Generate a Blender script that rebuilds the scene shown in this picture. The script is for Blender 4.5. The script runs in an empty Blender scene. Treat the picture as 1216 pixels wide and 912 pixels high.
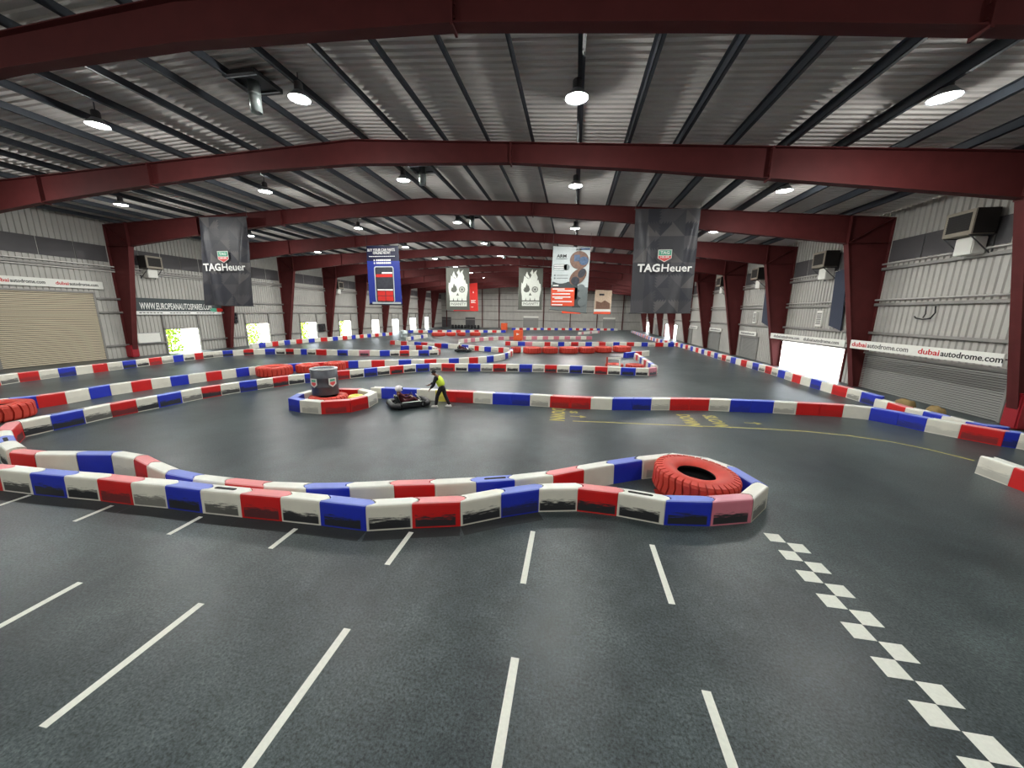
import bpy, bmesh, math, random
from mathutils import Vector, Matrix
random.seed(7)
PI = math.pi
SC = bpy.context.scene
COL = SC.collection

# ------------------------------------------------------------------ camera
FPX = 421.12                      # focal length in pixels of the 1216 wide frame
CFW = Vector((-0.16294201, 0.96684136, -0.19664103))
CRT = Vector((0.98559527, 0.16865493, 0.01254919))
CUP = Vector((-0.04529756, 0.19176368, 0.98039524))
EYE = Vector((0, 0, 4.0))
cam = bpy.data.cameras.new('camera')
cam.sensor_fit = 'HORIZONTAL'
cam.sensor_width = 36.0
cam.lens = FPX * 36.0 / 1216.0
cam.clip_start = 0.05
cam.clip_end = 600
camo = bpy.data.objects.new('camera', cam)
COL.objects.link(camo)
mw = Matrix((CRT, CUP, -CFW)).transposed().to_4x4()
mw.translation = EYE
camo.matrix_world = mw
SC.camera = camo


def ray(x, y):
    return CFW * FPX + CRT * (x - 608) - CUP * (y - 456)


def gz(x, y, z=0.0):              # point of the survey at height z seen at (x, y)
    d = ray(x, y)
    return EYE + d * ((z - EYE.z) / d.z)


def gy(x, y, Y):
    d = ray(x, y)
    return EYE + d * (Y / d.y)


def gx(x, y, X):
    d = ray(x, y)
    return EYE + d * (X / d.x)


# ------------------------------------------------------------------ materials
def srgb(r, g, b):
    f = lambda c: (c / 255 / 12.92) if c / 255 <= 0.04045 else ((c / 255 + 0.055) / 1.055) ** 2.4
    return (f(r), f(g), f(b), 1)


def newmat(name):
    m = bpy.data.materials.new(name)
    m.use_nodes = True
    nt = m.node_tree
    b = nt.nodes['Principled BSDF']
    return m, nt, b


def mat(name, rgb, rough=0.6, metal=0.0, noise=0.12, scale=6.0, emit=0, spec=0.4, bump=0.0):
    m, nt, b = newmat(name)
    c = srgb(*rgb)
    tc = nt.nodes.new('ShaderNodeTexCoord')
    nz = nt.nodes.new('ShaderNodeTexNoise')
    nz.inputs['Scale'].default_value = scale
    nz.inputs['Detail'].default_value = 4
    nt.links.new(tc.outputs['Object'], nz.inputs['Vector'])
    mx = nt.nodes.new('ShaderNodeMix')
    mx.data_type = 'RGBA'
    mx.inputs[6].default_value = tuple(v * (1 - noise) for v in c[:3]) + (1,)
    mx.inputs[7].default_value = tuple(min(1, v * (1 + noise)) for v in c[:3]) + (1,)
    nt.links.new(nz.outputs['Fac'], mx.inputs[0])
    nt.links.new(mx.outputs[2], b.inputs['Base Color'])
    b.inputs['Roughness'].default_value = rough
    b.inputs['Metallic'].default_value = metal
    b.inputs['Specular IOR Level'].default_value = spec
    if bump:
        bp = nt.nodes.new('ShaderNodeBump')
        bp.inputs['Strength'].default_value = bump
        bp.inputs['Distance'].default_value = 0.02
        nt.links.new(nz.outputs['Fac'], bp.inputs['Height'])
        nt.links.new(bp.outputs['Normal'], b.inputs['Normal'])
    if emit:
        b.inputs['Emission Color'].default_value = c
        b.inputs['Emission Strength'].default_value = emit
    return m


def barrier_mat(name, rgb, top=False):
    """painted plastic; tyre scuffs on the lower part of the faces, amount = object colour"""
    m, nt, b = newmat(name)
    N, Lk = nt.nodes.new, nt.links.new
    c = srgb(*rgb)
    tc = N('ShaderNodeTexCoord')
    oi = N('ShaderNodeObjectInfo')
    sep = N('ShaderNodeSeparateXYZ')
    Lk(tc.outputs['Object'], sep.inputs[0])
    n1 = N('ShaderNodeTexNoise')
    n1.inputs['Scale'].default_value = 3.0
    n1.inputs['Detail'].default_value = 5
    off = N('ShaderNodeVectorMath')
    off.operation = 'MULTIPLY_ADD'
    off.inputs[1].default_value = (1, 1, 1)
    cmb = N('ShaderNodeCombineXYZ')
    mul = N('ShaderNodeMath')
    mul.operation = 'MULTIPLY'
    mul.inputs[1].default_value = 50
    Lk(oi.outputs['Random'], mul.inputs[0])
    Lk(mul.outputs[0], cmb.inputs[0])
    Lk(mul.outputs[0], cmb.inputs[1])
    Lk(tc.outputs['Object'], off.inputs[0])
    Lk(cmb.outputs[0], off.inputs[2])
    Lk(off.outputs[0], n1.inputs['Vector'])
    mx = N('ShaderNodeMix')
    mx.data_type = 'RGBA'
    mx.inputs[6].default_value = tuple(v * 0.86 for v in c[:3]) + (1,)
    mx.inputs[7].default_value = tuple(min(1, v * 1.1) for v in c[:3]) + (1,)
    Lk(n1.outputs['Fac'], mx.inputs[0])
    last = mx.outputs[2]
    if not top:
        sc = N('ShaderNodeVectorMath')
        sc.operation = 'MULTIPLY'
        sc.inputs[1].default_value = (1.2, 1.2, 9)
        Lk(off.outputs[0], sc.inputs[0])
        n2 = N('ShaderNodeTexNoise')
        n2.inputs['Scale'].default_value = 3.5
        n2.inputs['Detail'].default_value = 6
        n2.inputs['Roughness'].default_value = 0.65
        Lk(sc.outputs[0], n2.inputs['Vector'])
        # height of the scuffed band wobbles with the noise
        h = N('ShaderNodeMath')
        h.operation = 'MULTIPLY_ADD'
        h.inputs[1].default_value = -0.42
        Lk(n2.outputs['Fac'], h.inputs[0])
        Lk(sep.outputs['Z'], h.inputs[2])
        mr = N('ShaderNodeMapRange')
        mr.inputs['From Min'].default_value = 0.05
        mr.inputs['From Max'].default_value = -0.02
        Lk(h.outputs[0], mr.inputs['Value'])
        ax = N('ShaderNodeMath')
        ax.operation = 'ABSOLUTE'
        Lk(sep.outputs['X'], ax.inputs[0])
        mr2 = N('ShaderNodeMapRange')
        mr2.inputs['From Min'].default_value = 0.385
        mr2.inputs['From Max'].default_value = 0.365
        Lk(ax.outputs[0], mr2.inputs['Value'])
        mr3 = N('ShaderNodeMapRange')
        mr3.inputs['From Min'].default_value = 0.02
        mr3.inputs['From Max'].default_value = 0.035
        Lk(sep.outputs['Z'], mr3.inputs['Value'])
        p = N('ShaderNodeMath')
        p.operation = 'MULTIPLY'
        Lk(mr.outputs[0], p.inputs[0])
        Lk(mr2.outputs[0], p.inputs[1])
        q = N('ShaderNodeMath')
        q.operation = 'MULTIPLY'
        Lk(p.outputs[0], q.inputs[0])
        Lk(mr3.outputs[0], q.inputs[1])
        sc2 = N('ShaderNodeSeparateColor')
        Lk(oi.outputs['Color'], sc2.inputs[0])
        q2 = N('ShaderNodeMath')
        q2.operation = 'MULTIPLY'
        q2.use_clamp = True
        Lk(q.outputs[0], q2.inputs[0])
        Lk(sc2.outputs[0], q2.inputs[1])
        mx2 = N('ShaderNodeMix')
        mx2.data_type = 'RGBA'
        mx2.inputs[7].default_value = srgb(42, 43, 46)
        Lk(q2.outputs[0], mx2.inputs[0])
        Lk(last, mx2.inputs[6])
        last = mx2.outputs[2]
    Lk(last, b.inputs['Base Color'])
    b.inputs['Roughness'].default_value = 0.42 if not top else 0.5
    return m


M = {}
M['b_W'] = barrier_mat('barrier_white', (222, 219, 205))
M['b_B'] = barrier_mat('barrier_blue', (30, 48, 176))
M['b_R'] = barrier_mat('barrier_red', (200, 26, 26))
M['b_P'] = barrier_mat('barrier_pink', (205, 120, 135))
M['b_Y'] = barrier_mat('barrier_yellow', (226, 214, 96))
M['t_W'] = barrier_mat('barrier_white_top', (222, 223, 214), True)  # tops paler: dust and fading, with light from above put into the colour
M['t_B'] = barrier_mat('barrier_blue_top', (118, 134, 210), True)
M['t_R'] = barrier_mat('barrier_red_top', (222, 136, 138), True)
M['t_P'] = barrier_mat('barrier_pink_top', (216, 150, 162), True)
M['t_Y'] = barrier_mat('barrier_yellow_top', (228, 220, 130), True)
M['slot'] = mat('slot_dark', (34, 32, 30), 0.8)
M['red_steel'] = mat('red_steel', (86, 37, 37), 0.65, 0, 0.2, 2.0, spec=0.2)
M['red_guard'] = mat('red_guard', (150, 30, 40), 0.5)
M['purlin'] = mat('purlin_grey', (48, 53, 60), 0.6, 0.0, 0.15, 3)
M['sheet'] = mat('roof_sheet', (214, 209, 204), 0.75, 0.0, 0.14, 0.8)
M['wall'] = mat('wall_sheet', (176, 174, 168), 0.6, 0.0, 0.16, 0.7)
M['panel'] = mat('dark_panel', (80, 78, 80), 0.6, 0, 0.15, 1.0)
M['girt'] = mat('girt_grey', (140, 138, 134), 0.5, 0.3, 0.2, 2)
M['pipe'] = mat('pipe_grey', (178, 176, 172), 0.4, 0.3)
M['slat'] = mat('shutter_beige', (196, 184, 160), 0.6, 0.0, 0.06, 0.8)
M['slat_r'] = mat('shutter_grey', (146, 146, 142), 0.6, 0.0, 0.06, 0.8)
M['slat_shade'] = mat('shutter_groove_shade', (70, 68, 64), 0.8)  # shade in the grooves between slats, put into their colour
M['sign_white'] = mat('sign_white', (228, 228, 220), 0.5, 0, 0.04)
M['txt_red'] = mat('text_red', (196, 40, 44), 0.6)
M['txt_black'] = mat('text_black', (30, 30, 32), 0.6)
M['txt_grey'] = mat('text_grey', (110, 108, 106), 0.6)
M['txt_white'] = mat('text_white', (238, 238, 234), 0.6)
M['line_white'] = mat('line_white', (214, 216, 206), 0.6, 0, 0.14, 25)
M['line_yellow'] = mat('line_yellow', (176, 166, 88), 0.6, 0, 0.15, 9)
M['tread'] = mat('red_tyre', (196, 64, 50), 0.5, 0, 0.2, 5)
M['rubber'] = mat('black_rubber', (28, 28, 30), 0.7)
M['frame_black'] = mat('black_plastic', (30, 31, 34), 0.45)
M['steel'] = mat('bright_steel', (176, 180, 184), 0.3, 0.8)
M['duct'] = mat('galvanised_duct', (176, 186, 184), 0.32, 0.75)
M['duct_dark'] = mat('duct_dark', (48, 50, 52), 0.7)
M['ac'] = mat('cooler_beige', (150, 142, 128), 0.6)
M['ac_dark'] = mat('cooler_grille', (44, 42, 40), 0.7)
M['bracket'] = mat('bracket_grey', (84, 84, 86), 0.5, 0.4)
M['barrel'] = mat('drum_black', (84, 86, 92), 0.32, 0.35, 0.25, 3)
M['barrel_rim'] = mat('drum_rim', (205, 207, 208), 0.4, 0.3)
M['logo_green'] = mat('logo_green', (92, 168, 140), 0.6)
M['logo_red'] = mat('logo_red', (222, 92, 92), 0.6)
for i, v in enumerate(((62, 62, 66), (74, 73, 76), (88, 86, 86), (52, 53, 60))):
    M['cloth%d' % i] = mat('banner_cloth_%s' % 'abcd'[i], v, 0.5, 0, 0.08, 3)
M['blue'] = mat('banner_blue', (36, 52, 140), 0.5)
M['navy'] = mat('banner_navy', (20, 24, 56), 0.5)
M['skull_grey'] = mat('banner_grey', (92, 94, 86), 0.55)
M['skull_white'] = mat('emblem_white', (226, 230, 220), 0.55)
M['orange'] = mat('banner_orange', (226, 84, 52), 0.55)
M['banner_red'] = mat('banner_red', (206, 46, 40), 0.55)
M['banner_light'] = mat('banner_light_grey', (188, 196, 196), 0.55)
M['banner_mid'] = mat('banner_slate', (112, 120, 120), 0.55)
M['banner_dark'] = mat('banner_dark_slate', (64, 72, 74), 0.55)
M['photo_brown'] = mat('photo_brown', (112, 84, 70), 0.55, 0, 0.6, 6)
M['photo_blue'] = mat('photo_blue', (70, 92, 122), 0.55, 0, 0.6, 6)
M['photo_beige'] = mat('photo_beige', (190, 168, 146), 0.55, 0, 0.3, 4)
M['photo_dark'] = mat('photo_dark', (52, 54, 62), 0.55, 0, 0.6, 6)
M['skin'] = mat('skin', (120, 82, 62), 0.6)
M['hair'] = mat('hair_black', (20, 18, 18), 0.7)
M['shirt'] = mat('cloth_black', (26, 26, 30), 0.8)
M['trouser'] = mat('cloth_charcoal', (36, 33, 36), 0.8)
M['vest'] = mat('hi_vis', (206, 226, 70), 0.7)
M['silver'] = mat('reflective_tape', (222, 224, 218), 0.4)
M['shoe'] = mat('shoe_white', (226, 224, 220), 0.6)
M['helmet'] = mat('helmet_white', (228, 226, 226), 0.25)
M['visor'] = mat('visor_dark', (30, 32, 38), 0.15)
M['suit'] = mat('suit_maroon', (78, 26, 36), 0.75)
M['leaf'] = mat('leaf_green', (140, 176, 50), 0.6, 0, 0.4, 12)
M['ext_white'] = mat('exterior_white', (235, 234, 230), 0.7)
M['ext_ground'] = mat('exterior_concrete', (206, 204, 196), 0.9, 0, 0.08, 0.6)
M['sand'] = mat('sand_bag', (140, 118, 76), 0.8, 0, 0.2, 8)
M['bollard'] = mat('bollard_orange', (226, 92, 48), 0.5)
M['blue_tarp'] = mat('slate_canvas', (52, 58, 74), 0.8)
m, nt, b = newmat('lamp_lens')
b.inputs['Base Color'].default_value = (0.9, 0.95, 0.9, 1)
b.inputs['Emission Color'].default_value = (0.93, 1.0, 0.93, 1)
b.inputs['Emission Strength'].default_value = 30
M['lens'] = m


def asphalt():
    m, nt, b = newmat('asphalt')
    N, Lk = nt.nodes.new, nt.links.new
    tc = N('ShaderNodeTexCoord')
    big = N('ShaderNodeTexNoise')
    big.inputs['Scale'].default_value = 0.35
    big.inputs['Detail'].default_value = 6
    big.inputs['Roughness'].default_value = 0.6
    fine = N('ShaderNodeTexNoise')
    fine.inputs['Scale'].default_value = 32
    fine.inputs['Detail'].default_value = 3
    fine.inputs['Roughness'].default_value = 0.8
    mid = N('ShaderNodeTexNoise')
    mid.inputs['Scale'].default_value = 2.2
    mid.inputs['Detail'].default_value = 8
    mid.inputs['Roughness'].default_value = 0.7
    for n in (big, fine, mid):
        Lk(tc.outputs['Object'], n.inputs['Vector'])
    r1 = N('ShaderNodeValToRGB')
    r1.color_ramp.elements[0].position = 0.3
    r1.color_ramp.elements[0].color = srgb(42, 49, 52)
    r1.color_ramp.elements[1].position = 0.7
    r1.color_ramp.elements[1].color = srgb(74, 83, 84)
    Lk(big.outputs['Fac'], r1.inputs[0])
    r2 = N('ShaderNodeMapRange')
    r2.inputs['From Min'].default_value = 0.3
    r2.inputs['From Max'].default_value = 0.7
    r2.inputs['To Min'].default_value = 0.2
    r2.inputs['To Max'].default_value = 1.8
    Lk(fine.outputs['Fac'], r2.inputs[0])
    r3 = N('ShaderNodeMapRange')
    r3.inputs['From Min'].default_value = 0.3
    r3.inputs['From Max'].default_value = 0.7
    r3.inputs['To Min'].default_value = 0.72
    r3.inputs['To Max'].default_value = 1.28
    Lk(mid.outputs['Fac'], r3.inputs[0])
    mm = N('ShaderNodeMath')
    mm.operation = 'MULTIPLY'
    Lk(r2.outputs[0], mm.inputs[0])
    Lk(r3.outputs[0], mm.inputs[1])
    vm = N('ShaderNodeVectorMath')
    vm.operation = 'SCALE'
    Lk(r1.outputs[0], vm.inputs[0])
    Lk(mm.outputs[0], vm.inputs['Scale'])
    Lk(vm.outputs[0], b.inputs['Base Color'])
    rr = N('ShaderNodeMapRange')
    rr.inputs['To Min'].default_value = 0.27
    rr.inputs['To Max'].default_value = 0.46
    Lk(mid.outputs['Fac'], rr.inputs[0])
    Lk(rr.outputs[0], b.inputs['Roughness'])
    b.inputs['Specular IOR Level'].default_value = 0.3
    bp = N('ShaderNodeBump')
    bp.inputs['Strength'].default_value = 0.18
    bp.inputs['Distance'].default_value = 0.01
    Lk(fine.outputs['Fac'], bp.inputs['Height'])
    Lk(bp.outputs['Normal'], b.inputs['Normal'])
    return m


M['asphalt'] = asphalt()
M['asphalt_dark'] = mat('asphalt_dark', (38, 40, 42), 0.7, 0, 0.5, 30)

# ------------------------------------------------------------------ mesh helpers


class MB:
    """collects shapes in one bmesh, several materials"""

    def __init__(self):
        self.bm = bmesh.new()
        self.mats = []

    def slot(self, m):
        m = M[m] if isinstance(m, str) else m
        if m not in self.mats:
            self.mats.append(m)
        return self.mats.index(m)

    def face(self, vs, mi, smooth=False):
        try:
            f = self.bm.faces.new(vs)
        except ValueError:
            return None
        f.material_index = mi
        f.smooth = smooth
        return f

    def box(self, lo, hi, m, mx=None, bevel=0.0):
        lo, hi = Vector(lo), Vector(hi)
        mi = self.slot(m)
        t = bmesh.new()
        bmesh.ops.create_cube(t, size=1)
        for v in t.verts:
            v.co = Vector([lo[i] + (v.co[i] + 0.5) * (hi[i] - lo[i]) for i in range(3)])
        if bevel:
            bmesh.ops.bevel(t, geom=t.edges[:], offset=bevel, segments=2, affect='EDGES', clamp_overlap=True)
        self.merge(t, mi, mx)

    def merge(self, t, mi, mx=None, smooth=False):
        if mx is not None:
            bmesh.ops.transform(t, matrix=mx, verts=t.verts)
        vm = {v: self.bm.verts.new(v.co) for v in t.verts}
        for f in t.faces:
            self.face([vm[v] for v in f.verts], mi, smooth or f.smooth)
        t.free()

    def prism(self, poly, d0, d1, m, mx=None):
        """poly: 2-D outline in local xy, extruded along local z from d0 to d1"""
        mi = self.slot(m)
        mx = mx or Matrix()
        a = [self.bm.verts.new(mx @ Vector((p[0], p[1], d0))) for p in poly]
        c = [self.bm.verts.new(mx @ Vector((p[0], p[1], d1))) for p in poly]
        self.face(a[::-1], mi)
        self.face(c, mi)
        n = len(poly)
        for i in range(n):
            self.face([a[i], a[(i + 1) % n], c[(i + 1) % n], c[i]], mi)

    def tube(self, pts, r, m, seg=8, caps=True, smooth=True):
        mi = self.slot(m)
        pts = [Vector(p) for p in pts]
        n = len(pts)
        rs = r if isinstance(r, (list, tuple)) else [r] * n
        rings = []
        ref = None
        for i, p in enumerate(pts):
            t = (pts[min(i + 1, n - 1)] - pts[max(i - 1, 0)]).normalized()
            if ref is None:
                ref = Vector((0, 0, 1)) if abs(t.z) < 0.9 else Vector((1, 0, 0))
            u = (ref - t * ref.dot(t)).normalized()
            ref = u
            w = t.cross(u)
            rings.append([self.bm.verts.new(p + (u * math.cos(2 * PI * k / seg) + w * math.sin(2 * PI * k / seg)) * rs[i]) for k in range(seg)])
        for a, c in zip(rings, rings[1:]):
            for k in range(seg):
                self.face([a[k], a[(k + 1) % seg], c[(k + 1) % seg], c[k]], mi, smooth)
        if caps:
            self.face(rings[0][::-1], mi)
            self.face(rings[-1], mi)

    def lathe(self, prof, m, seg=32, mx=None, smooth=True, closed=False):
        """prof: (radius, z) list"""
        mi = self.slot(m)
        mx = mx or Matrix()
        rings = []
        for r, z in prof:
            if r < 1e-5:
                rings.append([self.bm.verts.new(mx @ Vector((0, 0, z)))])
            else:
                rings.append([self.bm.verts.new(mx @ Vector((r * math.cos(2 * PI * k / seg), r * math.sin(2 * PI * k / seg), z))) for k in range(seg)])
        pr = list(zip(rings, rings[1:]))
        if closed:
            pr.append((rings[-1], rings[0]))
        for a, c in pr:
            for k in range(seg):
                k2 = (k + 1) % seg
                if len(a) == 1 and len(c) == 1:
                    continue
                if len(a) == 1:
                    self.face([a[0], c[k2], c[k]], mi, smooth)
                elif len(c) == 1:
                    self.face([a[k], a[k2], c[0]], mi, smooth)
                else:
                    self.face([a[k], a[k2], c[k2], c[k]], mi, smooth)

    def quad(self, pts, m):
        mi = self.slot(m)
        self.face([self.bm.verts.new(Vector(p)) for p in pts], mi)

    def mesh(self, name, origin=None, fix=True):
        if fix:
            bmesh.ops.recalc_face_normals(self.bm, faces=self.bm.faces)
        if origin is not None:
            o = Vector(origin)
            for v in self.bm.verts:
                v.co -= o
        me = bpy.data.meshes.new(name)
        self.bm.to_mesh(me)
        self.bm.free()
        for m in self.mats:
            me.materials.append(m)
        return me

    def build(self, name, parent=None, origin=None, loc=None, fix=True):
        """links the shapes as ONE object; origin: vertices stay in place in the world, the object's own origin goes there"""
        me = self.mesh(name, origin, fix)
        o = bpy.data.objects.new(name, me)
        COL.objects.link(o)
        if origin is not None:
            o.location = origin
        if loc is not None:
            o.location = loc
        if parent is not None:
            o.parent = parent
            if origin is not None:       # parents are never rotated when this is used
                o.location = Vector(origin) - parent.location
        return o


def tag(o, label, cat, group=None, kind=None):
    o['label'] = label
    o['category'] = cat
    if group:
        o['group'] = group
    if kind:
        o['kind'] = kind
    return o


def struct(o):
    o['kind'] = 'structure'
    return o


def empty(name, loc, label, cat, group=None, rot=None):
    o = bpy.data.objects.new(name, None)
    COL.objects.link(o)
    o.location = loc
    if rot is not None:
        o.rotation_euler = rot
    o.empty_display_size = 0.2
    return tag(o, label, cat, group)


def frame_mx(loc, right, up):
    r, u = Vector(right).normalized(), Vector(up).normalized()
    n = r.cross(u)
    mx = Matrix((r, u, n)).transposed().to_4x4()
    mx.translation = loc
    return mx


def text_mesh(s, m, height, width=None, bold=0.0, align='CENTER', depth=0.004):
    """letters as a mesh in local xy, centred; height = size, width squeezes the line to that length"""
    cu = bpy.data.curves.new('lettering', 'FONT')
    cu.body = s
    cu.align_x = align
    cu.align_y = 'CENTER'
    cu.size = height / 0.72
    cu.extrude = depth
    cu.offset = bold
    cu.resolution_u = 2
    ob = bpy.data.objects.new('lettering', cu)
    COL.objects.link(ob)
    bpy.context.view_layer.update()
    dg = bpy.context.evaluated_depsgraph_get()
    me = bpy.data.meshes.new_from_object(ob.evaluated_get(dg))
    COL.objects.unlink(ob)
    bpy.data.objects.remove(ob)
    xs = [v.co.x for v in me.vertices]
    if width:
        k = width / (max(xs) - min(xs))
        for v in me.vertices:
            v.co.x *= k
    me.materials.clear()
    me.materials.append(M[m])
    return me


def put_mesh(me, name, mx, parent=None):
    o = bpy.data.objects.new(name, me)
    COL.objects.link(o)
    if parent is not None:
        o.parent = parent
        o.matrix_local = parent_inv(parent) @ mx
    else:
        o.matrix_local = mx
    return o


def parent_inv(p):
    m = Matrix.LocRotScale(p.location, p.rotation_euler, p.scale)
    return m.inverted()


def lerp_poly(poly, x):
    for (x0, y0), (x1, y1) in zip(poly, poly[1:]):
        if x <= x1:
            return y0 + (y1 - y0) * (x - x0) / (x1 - x0)
    return poly[-1][1]

# ------------------------------------------------------------------ barrier rows
# barrier rows, surveyed on the floor: each row: name -> (mode list of (x,y,mode), colours)   mode b=base, t=top edge
ROWS={}
ROWS['R1']=([(-75,576,'b'),(-35,579.5,'b'),(3.9,583,'b'),(40,587.5,'b'),(80.4,591.4,'b'),(119.3,595,'b'),(159,600,'b'),(199.3,603.8,'b'),(240.8,609.5,'b'),(287.5,614.6,'b'),(334.9,619.2,'b'),(381,624.2,'b'),(435.3,631,'b'),(489.5,627.6,'b'),(546.7,625,'b'),(594.7,615,'b'),(639.2,608,'b'),(684.6,607,'b'),(731.6,612.8,'b'),(787.7,623.4,'b'),(842.8,625,'b'),(891.6,620.8,'b'),(909.5,603,'b'),(3.96,8.6,'w'),(3.48,9.12,'w'),(2.65,9.27,'w'),(1.74,8.86,'w')],'WRWB'*5+'PWBWWW')
R2=[(9,537.5),(39.5,540.2),(89.5,540.2),(130.7,540.5),(157.2,545),(172.4,553),(194.7,562.8),(227.6,569.7),(265.8,574.2),(312.5,578.8),(363,580.6),(415,579.6),(468,577.1),(516.4,575.6),(565.8,573.2),(612,570),(657.9,564.7),(694.5,557.9),(730.3,551.6),(763.8,546.6)]
ROWS['R2']=([(x,y,'t') for x,y in R2],'RWBWRWBWRWBWRWBWRWB')
R3=[(30.3,519),(63.6,511.3),(102.1,502.9),(133.7,495.5),(164,489.5),(189,484.4),(217,478.4),(240.8,473.5),(263.3,469.6),(285.5,465.9),(305.9,462.9),(325,460),(343,457.3),(362.3,454.8),(380,452.8),(398,451.2),(415.7,449.5),(432.6,447.8),(448.4,445.9),(463.2,444.5),(479.3,442.8),(494,441.6),(510,440.6),(524.3,440.3),(540,440.6),(555.7,440.8),(570.5,440.9),(585.3,441),(600.8,441.1),(616.4,441.3),(631.7,441.5),(646.6,441.9),(661,442.3),(676,442.8),(691,443.3),(706,444),(721,444.6),(736.7,445.2),(754.4,446),(770,446.4),(779.7,445)]
ROWS['R3']=([(32.5,530.3,'t'),(21,522.6,'t'),(17.5,516.5,'t'),(15,510.4,'t')]+[(x,y,'b') for x,y in R3],'WBWR'*10+'WBWP')
MID=[(440.5,472.6),(453,473.3),(474,474),(495,474.8),(517,476),(529.5,477),(540,477.5),(561.7,478.5),(584.7,480),(607,481),(629,482),(652.7,483.5),(677,485),(701,486),(726.4,487),(750,487),(772.6,487.2),(794.8,487.2),(818.2,487.3),(841,487.7),(866,488.7),(890.7,489.7),(917.3,490.6),(944.5,492.4),(972,493.7),(999.5,495.4),(1031,498.6),(1064,505),(1097,512.5),(1136.8,520.3),(1188.6,530),(1206,532.4),(1240,539)]
ROWS['M']=([(x,y,'b') for x,y in MID],'WBBWYrRWBBWRRWBBWRRWBBWRRWBBWRBW')
R4=[(-28,496),(11,489),(46,484.8),(80,479.6),(108,474.2),(132.8,469.6),(157.6,465.8),(181,462.2),(203.7,458.9),(224.8,455.9),(245.8,453),(264.3,450.3),(281.3,448),(296.5,445.9),(311,444.2),(326,442.8),(342,441.4),(357,440.3),(372,439.4),(386,438.6),(400,437.8),(413.9,437.1),(425.6,436.6),(441.3,436.2),(457,435.8),(473.5,435.4),(488.5,435.2),(504,434.8),(518.4,434.2),(533,433.6),(545,433),(557,432.2),(567.8,431.6),(578,430.6),(586.3,429.4),(594.6,428)]
ROWS['R4']=([(x,y,'b') for x,y in R4],'WBRWBWRWBWRWBWRWBWRWRBWRWBWRWBWRWBW')
RT=[(594.6,428),(601,426.4),(606,424.4),(609.5,422),(609.3,420.4)]
ROWS['RT']=([(x,y,'b') for x,y in RT],'RWBW')
R5=[(463.4,409),(469,409.4),(476,410),(483,410.5),(492,411),(500,411.6),(507.6,412.2),(516,412.7),(524,413.1),(532,413.6),(540,414.2),(548,414.8),(556,415.5),(563.4,416.2),(568.5,416.6),(575,417.2),(583,417.8),(591.7,418.4),(597.6,418.7),(603,418.9)]
ROWS['R5']=([(x,y,'b') for x,y in R5],'RWRWBRWRBWWBWRWBWRW')
RL=[(-20,463.5),(1.5,457.5),(23.7,453.9),(48,450.9),(70.8,447.9),(91.3,445.3),(111.3,442.8),(129,440.5),(146.8,438.1),(162.8,436),(178,433.9),(193,431.9),(206.6,430.2),(218.6,428.8),(232,427.1),(242,425.9),(254,424.6),(265,423.6),(277,422.7),(289.6,421.8),(301.4,421.2),(315,420.7),(327,420.5),(339.5,420.6),(349,420.8),(357.3,421),(364.7,421.2),(375.4,421.5),(387.9,421.8),(400.7,422.1),(413.2,422.3),(426.4,422.5),(439,422.6),(451,422.7),(463,422.7),(474.6,422.7),(486,422.6),(497,422.5),(509.7,422.3),(521,421.7),(523.5,420)]
ROWS['RL']=([(x,y,'b') for x,y in RL],'RWRWBWRWBWRWBWRWWBWRWBWRWBWRWBWPWBWRWBWR')
RI=[(520,418.4),(515,416.8),(508,415.9),(497,415.3),(486,415.4),(476,416.4)]
ROWS['RI']=([(x,y,'b') for x,y in RI],'WRRWW')
RW=[(300,414),(312,412.5),(324,411.2),(335,409.9),(345,408.8),(352,408.1),(357,407.6),(363,407.1),(370,406.5),(376,406),(381,405.6),(388,405.2),(395,404.6),(399,404.3),(406,403.6),(414,402.9),(420,402.3),(426,401.7),(432,401.1),(438,400.5),(446,399.8),(455,399),(466,398)]
ROWS['RW']=([(x,y,'b') for x,y in RW],'WRWBWBWRWBWRBWBWRWRWRW')
RR=[(749.3,394.9),(757,398),(763.3,400.6),(770,403.1),(776,405.1),(782,406.8),(790,408.6),(800,410.6),(809,413),(817.5,415.4),(826,418),(835,420.8),(844,423.6),(852.6,426.3),(863,429.4),(873.7,432.4),(881,434.5),(889.5,436.9),(898,439.4),(906,441.7),(912,443.5),(920,446.2),(927,448.6),(933,450.6),(939,452.6),(945,454.5),(952.5,457),(965,460.6),(976,464.1),(984,466.7),(998,470.4),(1010.7,473.8),(1022,477.5),(1038.7,482.5)]
ROWS['RR']=([(x,y,'b') for x,y in RR],'W'*33)
RR2=[(1038.7,473),(1053.7,477.3),(1075,483.5),(1096,488),(1118,493.3),(1146,500.3),(1173,505.5),(1198,508)]
ROWS['RR2']=([(x,y,'t') for x,y in RR2],'WRWBWBB')
ROWS['R7']=([(1157,561.7,'b'),(1196,576.8,'b'),(1247,596,'b')],'WR')
R8=[(600,410.2),(606,410.3),(614.8,410.5),(623.4,410.7),(632,410.8),(646.4,410.9),(653.4,411),(662.5,411),(670,411),(678,411),(686.7,411),(695,411),(702.7,411),(711,411),(719,411),(728,411),(735.5,411),(744,411.1),(752.8,411.2),(761.4,411.3),(769,411.4),(778,411.5),(787.5,411.6),(793,411.7),(800,411.75)]
ROWS['R8']=([(x,y,'b') for x,y in R8],'RWBPWRWBWRWBWRWBWRWBWRWB')
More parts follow.
